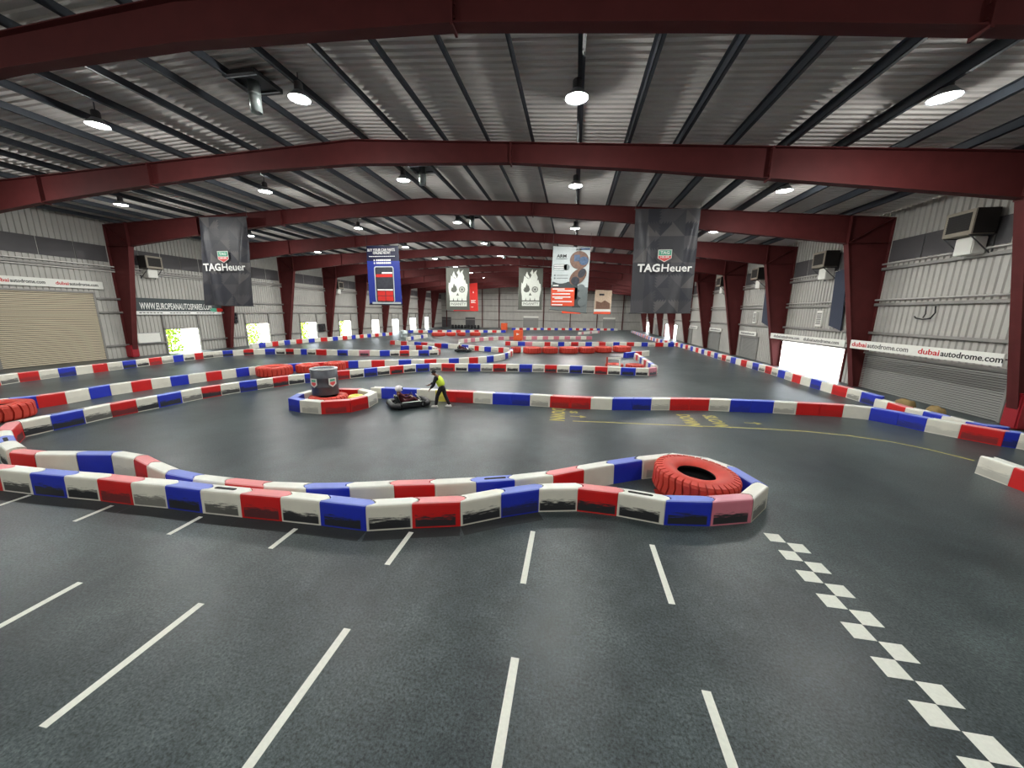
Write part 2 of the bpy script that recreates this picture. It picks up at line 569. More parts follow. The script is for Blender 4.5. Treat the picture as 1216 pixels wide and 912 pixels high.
# return leg: near end (781,434) -> far (742,417)
RB=[(781,440.5),(779,437.5),(773,433.8),(768,431),(763.5,428.5),(759,426.3),(755.5,424.5)]
RB=[(780.8,442.6,'b'),(781,434.5,'t'),(774.5,430,'t'),(769,426.5,'t'),(764,423.3,'t'),(759.5,420.7,'t'),(757.5,419.6,'t')]
ROWS['RB']=(RB,'WPWRBW')
ROWS['RC']=([(743.7,425.3,'b'),(754.5,424,'b'),(762,423.5,'b'),(771,422.6,'b')],'BRW')
IS=[(343.3,487),(356.5,489.8),(381.8,492),(417,489.6),(438,484.3),(449,477.8)]

IB=[(447,463.5),(431,461),(409,460.5),(388,461),(368,462.7),(352,467),(343.3,473)]
ROWS['IS']=([(x,y,'b') for x,y in IS]+[(x,y,'t') for x,y in IB[1:6]]+[(343.3,487,'b')],'BWRRW'+'W'+'RRWWB')
FAR_ROWS=[('R9',[(x,y,'b') for x,y in [(547,407.8),(560,406),(575,404.8),(590,404),(606,403.6),(625,403.4),(645,403.3),(665,403.2),(685,403.2),(702.5,403.2)]],'WPWP'),
('R10',[(485,395.2,'b'),(545,395,'b'),(600,395,'b')],'BWRW'),
('R13',[(485,404.5,'b'),(508,400.5,'b')],'WBWW'),
('R11',[(608,391.9,'b'),(650,391.9,'b'),(733,392.5,'b')],'BWRW'),
('R12',[(688,397.5,'b'),(712,395.5,'b')],'WPWW')]
# ------------------------------------------------------------------ the hall
XL, XR, YF, YB, XRIDGE = -36.2, 16.8, -7.0, 95.5, -9.7
FY = [8.57, 15.66, 23.61, 32.2, 40.2, 48.2, 56.1, 64.2, 72.4, 80.4, 88.4]
RT_TOP = [(-36.3, 10.3), (-9.7, 11.2), (16.9, 9.25)]              # top of the rafters
RT_BOT = [(-34.03, 8.67), (-28, 9.3), (-22, 9.78), (-15, 10.2), (-9.7, 10.25), (-2.8, 9.95), (2.3, 9.45), (7.5, 8.85), (14.68, 7.98)]
PUR = 0.33


def roof(x):
    return lerp_poly(RT_TOP, x) + PUR


mb = MB()
mb.quad([(XL - .1, YF, 0), (XR + .1, YF, 0), (XR + .1, YB, 0), (XL - .1, YB, 0)], 'asphalt')
struct(mb.build('floor'))
mb = MB()
mb.quad([(-160, -60, -.04), (XL - .1, -60, -.04), (XL - .1, 160, -.04), (-160, 160, -.04)], 'ext_ground')
mb.quad([(XR + .1, -60, -.04), (140, -60, -.04), (140, 160, -.04), (XR + .1, 160, -.04)], 'ext_ground')
struct(mb.build('ground'))


def rib_profile(u0, u1, period, depth, cuts=()):
    pts = {}
    n = int(round((u1 - u0) / period))
    p = (u1 - u0) / n
    base = []
    for i in range(n):
        b0 = u0 + i * p
        base += [(b0, 0), (b0 + .22 * p, 0), (b0 + .32 * p, depth), (b0 + .9 * p, depth)]
    base.append((u1, 0))
    us = sorted(set([round(b[0], 4) for b in base] + [round(c, 4) for c in cuts if u0 < c < u1]))
    return [(u, lerp_poly(base, u)) for u in us]


def rib_wall(name, axis, fixed, u0, u1, ztop, holes, sgn, m='wall', period=.3, depth=.06):
    """vertical ribs; axis 'y' = wall lies along y at x=fixed; sgn moves the ribs into the room"""
    mb = MB()
    mi = mb.slot(m)
    cuts = [h[0] for h in holes] + [h[1] for h in holes]
    prof = rib_profile(u0, u1, period, depth, cuts)
    for (a, da), (c, dc) in zip(prof, prof[1:]):
        mid = (a + c) / 2
        top0, top1 = ztop(a), ztop(c)
        spans = [(0, None)]
        for h0, h1, z0, z1 in holes:
            if h0 < mid < h1:
                spans = ([(0, z0)] if z0 > 0 else []) + [(z1, None)]
        for s0, s1 in spans:
            e0, e1 = (top0, top1) if s1 is None else (s1, s1)
            P = []
            for u, d, z in ((a, da, s0), (c, dc, s0), (c, dc, e1), (a, da, e0)):
                P.append((fixed + sgn * d, u, z) if axis == 'y' else (u, fixed + sgn * d, z))
            mb.quad(P, m)
    bmesh.ops.remove_doubles(mb.bm, verts=mb.bm.verts[:], dist=1e-4)
    return struct(mb.build(name, fix=False))


L_DOORS = [(26.5, 29.35, 0, 2.15), (34.65, 37.65, 0, 2.4), (42.8, 45.8, 0, 2.35), (50.9, 53.85, 0, 2.4), (60.1, 62.5, 0, 2.4), (67.6, 70.2, 0, 2.4), (75.6, 78.6, 0, 2.6), (83.9, 86.0, 0, 2.7)]
R_OPEN = [(25.2, 33.0, 0, 2.05), (62.2, 70.2, 0, 2.35), (84.2, 87.6, 0, 2.3)]
rib_wall('wall_left', 'y', XL, YF, YB, lambda y: roof(XL) + .05, L_DOORS + [(16.7, 22.05, 0, 5.1)], 1)
rib_wall('wall_right', 'y', XR, YF, YB, lambda y: roof(XR) + .05, R_OPEN + [(16.5, 24.2, 0, 2.02)], -1)
rib_wall('wall_back', 'x', YB, XL, XR, lambda x: roof(x) + .03, [], -1)
rib_wall('wall_front', 'x', YF, XL, XR, lambda x: roof(x) + .03, [], 1)

# roof sheets: ribs run down the slope
mb = MB()
prof = rib_profile(YF - .2, YB + .2, .28, -.06)
for x0, x1 in ((XL - .1, XRIDGE), (XRIDGE, XR + .1)):
    z0, z1 = roof(x0), roof(x1)
    for (a, da), (c, dc) in zip(prof, prof[1:]):
        mb.quad([(x0, a, z0 - da), (x1, a, z1 - da), (x1, c, z1 - dc), (x0, c, z0 - dc)], 'sheet')
bmesh.ops.remove_doubles(mb.bm, verts=mb.bm.verts[:], dist=1e-4)
struct(mb.build('ceiling', fix=False))

ORD = ['first', 'second', 'third', 'fourth', 'fifth', 'sixth', 'seventh', 'eighth', 'ninth', 'tenth', 'eleventh', 'twelfth', 'thirteenth', 'fourteenth', 'fifteenth', 'sixteenth', 'seventeenth', 'eighteenth', 'nineteenth', 'twentieth', 'twenty-first', 'twenty-second', 'twenty-third', 'twenty-fourth', 'twenty-fifth', 'twenty-sixth', 'twenty-seventh', 'twenty-eighth', 'twenty-ninth', 'thirtieth', 'thirty-first', 'thirty-second', 'thirty-third', 'thirty-fourth', 'thirty-fifth', 'thirty-sixth', 'thirty-seventh', 'thirty-eighth', 'thirty-ninth', 'fortieth']

# purlins: dark Z sections along the hall
xs = [-.1 + 1.83 * k for k in range(-19, 9)]
xs = [x for x in xs if XL + .3 < x < XR - .3]
ymid = (YF + YB) / 2
for i, x in enumerate(xs):
    mb = MB()
    z1 = roof(x) - .063
    z0 = z1 - .265
    f = .1
    mb.box((x - .012, YF + .05, z0), (x + .012, YB - .05, z1), 'purlin')
    mb.box((x - f, YF + .05, z1 - .012), (x + .012, YB - .05, z1), 'purlin')
    mb.box((x - .012, YF + .05, z0), (x + f, YB - .05, z0 + .012), 'purlin')
    o = mb.build('roof_purlin', origin=(x, ymid, z0))
    tag(o, 'dark grey steel roof purlin, %s from the left wall, running the hall length' % ORD[i], 'roof beam', 'purlins under the roof sheets')

# portal frames
FN = ['nearest, crossing the top of the photo', 'second nearest, with rightmost column at the photo edge', 'third nearest, holding the large dark banners', 'fourth nearest, holding the blue banner', 'fifth nearest, behind the blue banner', 'sixth nearest, holding the two skull banners', 'seventh nearest, just behind the skull banners', 'eighth nearest, far down the hall', 'third from the back wall', 'second from the back wall', 'closest to the back wall']


def flange(mb, pts, Y, w, t, up):
    """plate following pts (x,z), thickness t towards up(+1/-1), width w along y"""
    a = [(x, z) for x, z in pts]
    n = []
    for i in range(len(a)):
        p, q = a[max(i - 1, 0)], a[min(i + 1, len(a) - 1)]
        d = Vector((q[0] - p[0], q[1] - p[1])).normalized()
        n.append((-d.y * up * t, d.x * up * t))
    b = [(x + nx, z + nz) for (x, z), (nx, nz) in zip(a, n)]
    mi = mb.slot('red_steel')
    V = [[mb.bm.verts.new((x, Y + s * w / 2, z)) for x, z in line] for line in (a, b) for s in (-1, 1)]
    A0, A1, B0, B1 = V
    for i in range(len(a) - 1):
        for P, Q in ((A0, A1), (A1, B1), (B1, B0), (B0, A0)):
            mb.face([P[i], P[i + 1], Q[i + 1], Q[i]], mi)
    for k in (0, -1):
        mb.face([A0[k], A1[k], B1[k], B0[k]], mi)


def web(mb, poly, Y, t=.02):
    mx = Matrix(((1, 0, 0, 0), (0, 0, -1, Y), (0, 1, 0, 0), (0, 0, 0, 1)))
    mb.prism(poly, -t / 2, t / 2, 'red_steel', mx)


for k, Y in enumerate(FY):
    root = empty('portal_frame', (XRIDGE, Y, 0), 'red steel portal frame, %s' % FN[k], 'steel frame', 'portal frames across the hall')
    og = root.location
    # columns, tapering wider to the top
    for s in (-1, 1):
        xo = XL + .06 if s < 0 else XR - .06
        xb = -35.67 if s < 0 else 16.3
        xk, zk = (-34.03, 8.67) if s < 0 else (14.68, 7.98)
        zt = lerp_poly(RT_TOP, xo)
        mb = MB()
        flange(mb, [(xo, 0.02), (xo, zt)], Y, .36, .03, s)
        flange(mb, [(xb, 0.02), (xk, zk)], Y, .36, .035, -s)
        web(mb, [(xo, .02), (xb, .02), (xk, zk), (xk, lerp_poly(RT_TOP, xk)), (xo, zt)], Y)
        mb.box((min(xo, xb) - .04, Y - .2, 0), (max(xo, xb) + .06, Y + .2, .03), 'red_steel')
        c = mb.build('column', root, origin=og)
        # haunch end plate and knee stiffeners
        mb = MB()
        mb.box((xk - .02, Y - .2, zk - .05), (xk + .02, Y + .2, lerp_poly(RT_TOP, xk)), 'red_steel')
        zz = zk + .02
        mb.box((min(xo, xk), Y - .17, zz), (max(xo, xk), Y + .17, zz + .025), 'red_steel')
        L = math.hypot(xk - xo, zt - zk)
        ang = math.atan2(zt - zk, xo - xk)
        mx = Matrix.Translation((xk, Y, zk)) @ Matrix.Rotation(-ang, 4, 'Y')
        mb.box((0, -.15, -.012), (L, .15, .012), 'red_steel', mx)
        mb.build('knee_plate', root, origin=og)
        # rafter half
        pts = [p for p in RT_BOT if (p[0] <= XRIDGE if s < 0 else p[0] >= XRIDGE)]
        x0, x1 = pts[0][0], pts[-1][0]
        mb = MB()
        flange(mb, pts, Y, .32, .028, 1)
        flange(mb, [(x0 if s > 0 else xo, lerp_poly(RT_TOP, x0 if s > 0 else xo)), (x1 if s < 0 else xo, lerp_poly(RT_TOP, x1 if s < 0 else xo))], Y, .32, .028, -1)
        web(mb, pts + [(x1, lerp_poly(RT_TOP, x1)), (x0, lerp_poly(RT_TOP, x0))], Y)
        mb.build('rafter', root, origin=og)
    for xs_ in (-27.5, -20.5, -2.8, 6.8):
        zb, zt = lerp_poly(RT_BOT, xs_), lerp_poly(RT_TOP, xs_)
        mb = MB()
        mb.box((xs_ - .028, Y - .19, zb - .06), (xs_ + .028, Y + .19, zt), 'red_steel')
        for dz in (.12, .36, zt - zb - .12):
            for dy in (-.1, .1):
                mb.box((xs_ - .055, Y + dy - .02, zb + dz - .02), (xs_ + .055, Y + dy + .02, zb + dz + .02), 'red_steel')
        mb.build('splice_plate', root, origin=og)
    if k >= 1:
        for side in (-1, 1):
            xa, xc = (XL + .05, -35.55) if side < 0 else (16.15, XR - .05)
            if (side < 0 and k == 2) or (side > 0 and k == 1):
                mb = MB()
                mb.box((xa, Y - .27, 0.031), (xc, Y + .27, 1.0 if side < 0 else 1.35), 'red_guard', bevel=.05)
                o = mb.build('column_guard', origin=((xa + xc) / 2, Y, 0))
                tag(o, ['', 'red padded guard around the foot of the column at right photo edge', 'red box guard around the foot of the left column beside beige shutter' if side < 0 else 'red padded guard around the right column foot beside the bright opening'][k if k < 3 else 0], 'column guard')

# ---- wall trims
tn = [0]


def trim(mb):
    tn[0] += 1
    return struct(mb.build('trim_%d' % tn[0]))


bays = [(FY[i] + .22, FY[i + 1] - .22) for i in range(len(FY) - 1)] + [(YF + .1, FY[0] - .22), (FY[-1] + .22, YB - .1)]
for side, xw, z0, z1 in ((1, XL + .04, 7.5, 8.7), (-1, XR - .04, 6.95, 8.05)):
    mb = MB()
    for a, c in bays:
        n = max(1, round((c - a) / 1.75))
        w = (c - a) / n
        for i in range(n):
            x0, x1 = sorted((xw, xw + side * .03))
            mb.box((x0, a + i * w + .025, z0), (x1, a + (i + 1) * w - .025, z1), 'panel')
    trim(mb)


def spans(a, c, holes, z):
    out = [(a, c)]
    for h in holes:
        if h[2] <= z <= h[3] + .05:
            nx = []
            for s, e in out:
                if h[0] > s and h[1] < e:
                    nx += [(s, h[0]), (h[1], e)]
                elif h[0] < e and h[1] > s:
                    if h[0] > s:
                        nx.append((s, h[0]))
                    if h[1] < e:
                        nx.append((h[1], e))
                else:
                    nx.append((s, e))
            out = nx
    return out


for side, xw, zs, holes in ((1, XL + .036, (6.86, 4.6, 3.55, .93), L_DOORS + [(16.6, 22.15, 0, 5.7)]), (-1, XR - .036, (6.52, 4.62, 3.06), R_OPEN + [(16.4, 24.3, 0, 2.6)])):
    for z in zs:
        mb = MB()
        for a, c in spans(YF + .1, YB - .1, holes, z):
            x0, x1 = sorted((xw, xw + side * .13))
            mb.box((x0, a, z), (x1, c, z + .02), 'girt')
            x2, x3 = sorted((xw + side * .11, xw + side * .13))
            mb.box((x2, a, z), (x3, c, z + .16), 'girt')
        trim(mb)
for side, xw, zz in ((1, XL + .14, (7.16, 6.78)), (-1, XR - .14, (6.86, 4.95))):
    for i, z in enumerate(zz):
        mb = MB()
        mb.tube([(xw, YF + .2, z), (xw, YB - .2, z)], .045, 'pipe', 8)
        for y in range(0, 95, 4):
            mb.box((xw - .02 if side > 0 else xw, y, z - .03), (xw if side > 0 else xw + .02, y + .05, z + .03), 'pipe')
            x0, x1 = sorted((xw, XL + .02 if side > 0 else XR - .02))
            mb.box((x0, y, z - .012), (x1, y + .03, z + .012), 'pipe')
        o = mb.build('wall_pipe', origin=(xw, 40, z))
        tag(o, 'long grey pipe run along the %s wall, %s of the two' % ('left' if side > 0 else 'right', 'upper' if i == 0 else 'lower'), 'pipe', 'pipes along the walls')
# door posts on the left wall (dark jamb columns)
for i, d in enumerate(L_DOORS):
    mb = MB()
    for y in (d[0] - .16, d[1] + .04):
        mb.box((XL + .04, y, 0), (XL + .16, y + .12, 3.55), 'girt')
    mb.box((XL + .04, d[0] - .16, d[3]), (XL + .16, d[1] + .16, d[3] + .1), 'girt')
    trim(mb)

dn = [0]


def shutter(xw, side, y0, y1, z1, m, pitch=.1):
    """roller shutter: slatted curtain, side rails, hood"""
    dn[0] += 1
    o = None
    mb = MB()
    n = int(round(z1 / pitch))
    p = z1 / n
    zz = []
    for i in range(n):
        zz += [(i * p, 0), (i * p + .27 * p, 0), (i * p + .3 * p, .07), (i * p + .97 * p, .07)]
    zz.append((z1, 0))
    for (a, da), (c, dc) in zip(zz, zz[1:]):
        mb.quad([(xw + side * da, y0, a), (xw + side * da, y1, a), (xw + side * dc, y1, c), (xw + side * dc, y0, c)], 'slat_shade' if da + dc == 0 else m)
    x0, x1 = sorted((xw - side * .025, xw - side * .005))
    mb.box((x0, y0, 0), (x1, y1, z1), m)
    o = struct(mb.build('door_%d' % dn[0], origin=(xw, (y0 + y1) / 2, 0)))
    mb = MB()
    for y in (y0 - .1, y1):
        x0, x1 = sorted((xw - side * .02, xw + side * .09))
        mb.box((x0, y, 0), (x1, y + .1, z1 + .05), 'girt')
    mb.build('guide_rail', o, origin=o.location)
    mb = MB()
    x0, x1 = sorted((xw, xw + side * .16))
    mb.box((x0, y0 - .1, z1 + .0), (x1, y1 + .1, z1 + .12), 'girt')
    mb.build('door_hood', o, origin=o.location)
    return o


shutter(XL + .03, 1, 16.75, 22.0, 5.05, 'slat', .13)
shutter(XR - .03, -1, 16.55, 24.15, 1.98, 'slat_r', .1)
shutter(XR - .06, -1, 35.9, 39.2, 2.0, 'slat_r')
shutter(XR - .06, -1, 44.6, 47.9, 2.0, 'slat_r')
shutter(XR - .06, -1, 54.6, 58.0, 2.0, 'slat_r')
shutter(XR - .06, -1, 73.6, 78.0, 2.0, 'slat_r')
# frames of the open doorways on the right
for d in R_OPEN:
    mb = MB()
    for y in (d[0] - .12, d[1]):
        mb.box((XR - .12, y, 0), (XR + .05, y + .12, d[3] + .1), 'red_steel')
    mb.box((XR - .12, d[0] - .12, d[3]), (XR + .05, d[1] + .12, d[3] + .12), 'girt')
    trim(mb)

# back wall posts, girts, small door
for x in (-34.6, -24.45, -19.81, -7.85, -.87, 5.95, 12.3):
    mb = MB()
    mb.box((x - .1, YB - .32, 0), (x + .1, YB - .3, roof(x) - .3), 'red_steel')
    mb.box((x - .1, YB - .06, 0), (x + .1, YB - .04, roof(x) - .3), 'red_steel')
    mb.box((x - .012, YB - .3, 0), (x + .012, YB - .06, roof(x) - .3), 'red_steel')
    trim(mb)
for z in (9.0, 7.4, 5.73, 4.2, 2.0):
    mb = MB()
    for a, c in zip([XL + .1, -34.6, -24.45, -19.81, -7.85, -.87, 5.95, 12.3], [-34.6, -24.45, -19.81, -7.85, -.87, 5.95, 12.3, XR - .1]):
        mb.box((a + .11, YB - .2, z), (c - .11, YB - .04, z + .03), 'girt')
        mb.box((a + .11, YB - .2, z), (c - .11, YB - .17, z + .16), 'girt')
    trim(mb)
for x0, x1, zt, m in ((-13.1, -9.3, 2.75, 'slat_r'), (-36.0, -33.4, 2.6, 'panel'), (-29.2, -26.6, 2.6, 'panel'), (7.6, 10.4, 2.7, 'slat_r')):
    dn[0] += 1
    mb = MB()
    mb.box((x0, YB - .1, 0), (x1, YB - .05, zt), m)
    for i in range(1, 12):
        mb.box((x0 + .06, YB - .115, zt * i / 12 - .01), (x1 - .06, YB - .1, zt * i / 12 + .01), m)
    o = struct(mb.build('door_%d' % dn[0], origin=((x0 + x1) / 2, YB - .08, 0)))
    mb = MB()
    mb.box((x0 - .1, YB - .14, zt), (x1 + .1, YB - .05, zt + .45 if m == 'slat_r' else zt + .1), 'sign_white' if m == 'slat_r' else 'girt')
    for x in (x0 - .1, x1):
        mb.box((x, YB - .12, 0), (x + .1, YB - .05, zt), 'girt')
    mb.build('door_frame', o, origin=o.location)

# ------------------------------------------------------------------ floor markings (paint laid on the asphalt)
def marking(name, polys, m, label, cat, z=.004, group=None):
    mb = MB()
    for p in polys:
        mb.prism(p, 0.0015, z, m)
    cx = sum(q[0] for p in polys for q in p) / sum(len(p) for p in polys)
    cy = sum(q[1] for p in polys for q in p) / sum(len(p) for p in polys)
    return tag(mb.build(name, origin=(cx, cy, 0)), label, cat, group)


def rect(x0, x1, y0, y1):
    return [(x0, y0), (x1, y0), (x1, y1), (x0, y1)]


nm = ['leftmost', 'second from left', 'third from left', 'fourth from left', 'fifth from left', 'sixth from left', 'rightmost']
ux = [-11.42, -9.2, -7.03, -4.93, -2.78, -.57, 1.55]
for i, x in enumerate(ux):
    marking('parking_line', [rect(x - .045, x + .045, 4.62, 5.2 if i < 4 else (5.5 if i == 4 else 5.95))], 'line_white', 'short white parking line in the far set touching the front barrier row, %s' % nm[i], 'floor line', group='far set of parking lines')
for i, x in enumerate([-9.2, -7.03, -4.9, -2.68, -.5, 1.6]):
    if i == 0:
        continue
    marking('parking_line', [rect(x - .048, x + .048, 1.2 if i in (1, 3, 4, 5) else 1.92, 3.44)], 'line_white', 'long white parking line in the nearest set, %s' % nm[i - 1].replace('fifth from left', 'rightmost'), 'floor line', group='nearest set of parking lines')
cells = []
for i in range(9):
    y = 6.71 - i * .497
    cells.append(rect(3.70, 3.955, y - .2485, y))
    cells.append(rect(3.965, 4.22, y - .497, y - .2485))
marking('checkered_line', cells, 'line_white', 'white checkered start line painted on asphalt beside the front barrier hairpin', 'start line')
YL = [(0.14, 13.14), (1.39, 13.25), (3.83, 13.4), (5.62, 13.57), (7.1, 13.64), (8.4, 13.62), (9.57, 13.42), (10.5, 12.99), (11.04, 12.5), (11.54, 11.68)]
seg = []
for (a, b_), (c, d_) in zip(YL, YL[1:]):
    t = Vector((c - a, d_ - b_)).normalized()
    nx, ny = -t.y * .035, t.x * .035
    seg.append([(a - nx, b_ - ny), (c - nx, d_ - ny), (c + nx, d_ + ny), (a + nx, b_ + ny)])
marking('lane_line', seg, 'line_yellow', 'thin yellow curved line on asphalt in front of the middle barrier row', 'floor line')
flat = frame_mx((0, 0, .003), (0, -1, 0), (1, 0, 0))


def floor_word(s, cx, cy, hgt, wid, label):
    me = text_mesh(s, 'line_yellow', hgt, wid, .02, depth=.0015)
    mx = frame_mx((cx, cy, .0035), (0, -1, 0), (1, 0, 0))
    o = put_mesh(me, 'floor_lettering', mx)
    tag(o, label, 'floor lettering')


floor_word('DOWN', -.48, 13.95, .56, 1.75, 'yellow DOWN lettering on asphalt left of the yellow line start')
floor_word('DOWN', 4.55, 14.2, .5, 1.6, 'yellow DOWN lettering on asphalt above the middle of the yellow line')
floor_word('SLOW', 5.56, 14.3, .48, 1.6, 'yellow SLOW lettering on asphalt right of the second DOWN')
floor_word('S', .16, 14.4, .3, .34, 'faint yellow letter S left on asphalt above the left arrow')


def arrow(x, y, L):
    return [[(x, y - .035), (x + L * .6, y - .035), (x + L * .6, y + .035), (x, y + .035)], [(x + L * .6, y - .17), (x + L, y), (x + L * .6, y + .17)]]


marking('floor_arrow', arrow(.04, 13.8, .64), 'line_yellow', 'yellow arrow on asphalt beside the left DOWN lettering', 'floor arrow')
marking('floor_arrow', arrow(6.6, 14.3, .62), 'line_yellow', 'yellow arrow on asphalt right of the SLOW lettering', 'floor arrow')
# ------------------------------------------------------------------ barrier blocks
HB, WB = 0.5, 0.34
CNAME = {'W': 'white', 'B': 'blue', 'R': 'red', 'P': 'pale pink', 'Y': 'pale yellow'}


def block_mesh(P0, P1, Q0, Q1, col, bulge, origin, ang, mb=None, h=HB):
    """plan P0-P1 front, Q0-Q1 back, ends curved by bulge along the row"""
    own = mb is None
    if own:
        mb = MB()
    t = (P1 - P0).normalized()

    def perp(p, q):                       # across the joint, pointing along the row
        d = (q - p).normalized()
        d = Vector((d.y, -d.x))
        return d if d.dot(t) > 0 else -d
    t0, t1 = perp(P0, Q0), perp(P1, Q1)
    gap = .006
    g0, g1 = t0 * gap, t1 * gap
    ring = [P0 + g0, P1 - g1]
    K = 5
    for k in range(1, K):
        s = k / K
        ring.append(P1 - g1 + (Q1 - P1) * s + t1 * bulge * math.sin(PI * s))
    ring += [Q1 - g1, Q0 + g0]
    for k in range(K - 1, 0, -1):
        s = k / K
        ring.append(P0 + g0 + (Q0 - P0) * s + t0 * bulge * math.sin(PI * s))
    n = len(ring)
    R = Matrix.Rotation(-ang, 2)
    loc = [R @ (p - Vector(origin[:2])) for p in ring] if own else ring
    # inset of each ring point towards the top: along the joint it lies on, and a little into the block
    tr = (lambda v: R @ v) if own else (lambda v: v)
    e0, e1 = tr((Q0 - P0).normalized()), tr((Q1 - P1).normalized())
    u0, u1 = tr(t0), tr(t1)
    mv = [e0 * -1 + u0 * -.3]
    mv += [(e1 * (2 * k / K - 1)) + u1 * .3 for k in range(0, K + 1)]
    mv += [(e0 * (2 * k / K - 1)) - u0 * .3 for k in range(K, 0, -1)]
    levels = [(0, 0), (.03, 0), (h - .05, .012), (h - .015, .022), (h, .045)]
    rings = [[mb.bm.verts.new((*(p - m_ * ins), z)) for p, m_ in zip(loc, mv)] for z, ins in levels]
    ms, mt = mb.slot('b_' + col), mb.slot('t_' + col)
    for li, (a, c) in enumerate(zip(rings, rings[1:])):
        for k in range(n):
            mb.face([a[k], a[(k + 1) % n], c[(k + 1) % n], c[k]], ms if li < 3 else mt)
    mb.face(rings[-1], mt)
    mb.face(rings[0][::-1], ms)
    return mb


def resample(W, step):
    out = [W[0]]
    acc = 0
    tot = sum((b_ - a).length for a, b_ in zip(W, W[1:]))
    n = max(1, round(tot / step))
    st = tot / n
    need = st
    for a, b_ in zip(W, W[1:]):
        L = (b_ - a).length
        pos = 0
        while acc + (L - pos) >= need - 1e-6 and len(out) < n:
            pos += need - acc
            acc = 0
            out.append(a + (b_ - a) * (pos / L))
        acc += L - pos
    out.append(W[-1])
    return out


PHRASE = {'R1': 'in the front row beside parking lines', 'R2': 'in second row just behind front row', 'RH': 'around the right end of the front hairpin', 'R3': 'in hairpin row passing behind the drum', 'M': 'in middle row beside the marshal', 'R4': 'in row right behind hairpin row', 'RT': 'in bend right of second kart', 'R5': 'in far row behind second kart', 'RL': 'in row below the beige shutter', 'RI': 'on rear side of thin far island', 'RW': 'in row along left wall doorways', 'RR': 'in row along right wall', 'RR2': 'in right wall row before the shutter', 'R7': 'in stub at right photo edge', 'R8': 'in far row behind red tyres', 'RB': 'in return leg right of last tyre', 'RC': 'in short row beside last far tyre', 'IS': 'in the island ring around the drum', 'R9': 'in pink and white far curve', 'R10': 'in far row before the back wall', 'R11': 'in dark last row at back wall', 'R12': 'in far right stub near back wall', 'R13': 'in far left stub by steel drum'}
SCUFF = {'R1': 1.0, 'R2': .12, 'R3': 1.0, 'M': .35, 'R4': .05, 'RL': .6, 'R5': .35, 'R8': .4, 'RR': .4, 'IS': .35, 'R7': .35}
BULGE = {'R2': -.13, 'IB': -.05, 'IS': .05}
STEP = {'RW': .9, 'RR': .88, 'RB': .9, 'RI': .9, 'RT': .9, 'RL': None}
blocks = []                                                       # (row, colour, P0,P1,Q0,Q1, px size, px x)


def to_px(v):
    d = Vector(v) - EYE
    z = d.dot(CFW)
    return 608 + FPX * d.dot(CRT) / z, 456 - FPX * d.dot(CUP) / z, z


def add_row(name, pts, cols, cyc=None):
    W = [Vector((x, y)) if m == 'w' else gz(x, y, 0 if m == 'b' else HB).xy for x, y, m in pts]
    if cyc or STEP.get(name):
        W = resample(W, STEP.get(name) or .9)
        cyc = cyc or 'WBWR'
        cols = [cyc[i % len(cyc)] for i in range(len(W) - 1)]
    n = len(W)
    Q = []
    for i in range(n):
        t0 = (W[i] - W[i - 1]).normalized() if i else None
        t1 = (W[i + 1] - W[i]).normalized() if i < n - 1 else None
        if name == 'IS' and i in (0, n - 1):              # closed ring
            t0, t1 = (W[-1] - W[-2]).normalized(), (W[1] - W[0]).normalized()
        n0 = Vector((-t0.y, t0.x)) if t0 else Vector((-t1.y, t1.x))
        n1 = Vector((-t1.y, t1.x)) if t1 else n0
        m = (n0 + n1).normalized()
        k = 1 / max(.6, m.dot(n1))
        Q.append(W[i] + m * (.3 if name in ('R1', 'R2') else WB) * k)
    for i in range(n - 1):
        c = cols[i].upper()
        mid = (W[i] + W[i + 1]) / 2
        px, py, z = to_px((mid.x, mid.y, .25))
        size = (W[i + 1] - W[i]).length / max(z, .5)
        if z < 1 or px < -90 or px > 1310:
            continue
        blocks.append(('RH' if name == 'R1' and i >= 22 else name, c, W[i], W[i + 1], Q[i], Q[i + 1], size, px))


for nm_, (pts, cols) in ROWS.items():
    add_row(nm_, pts, cols)
for nm_, pts, cyc in FAR_ROWS:
    add_row(nm_, pts, None, cyc)

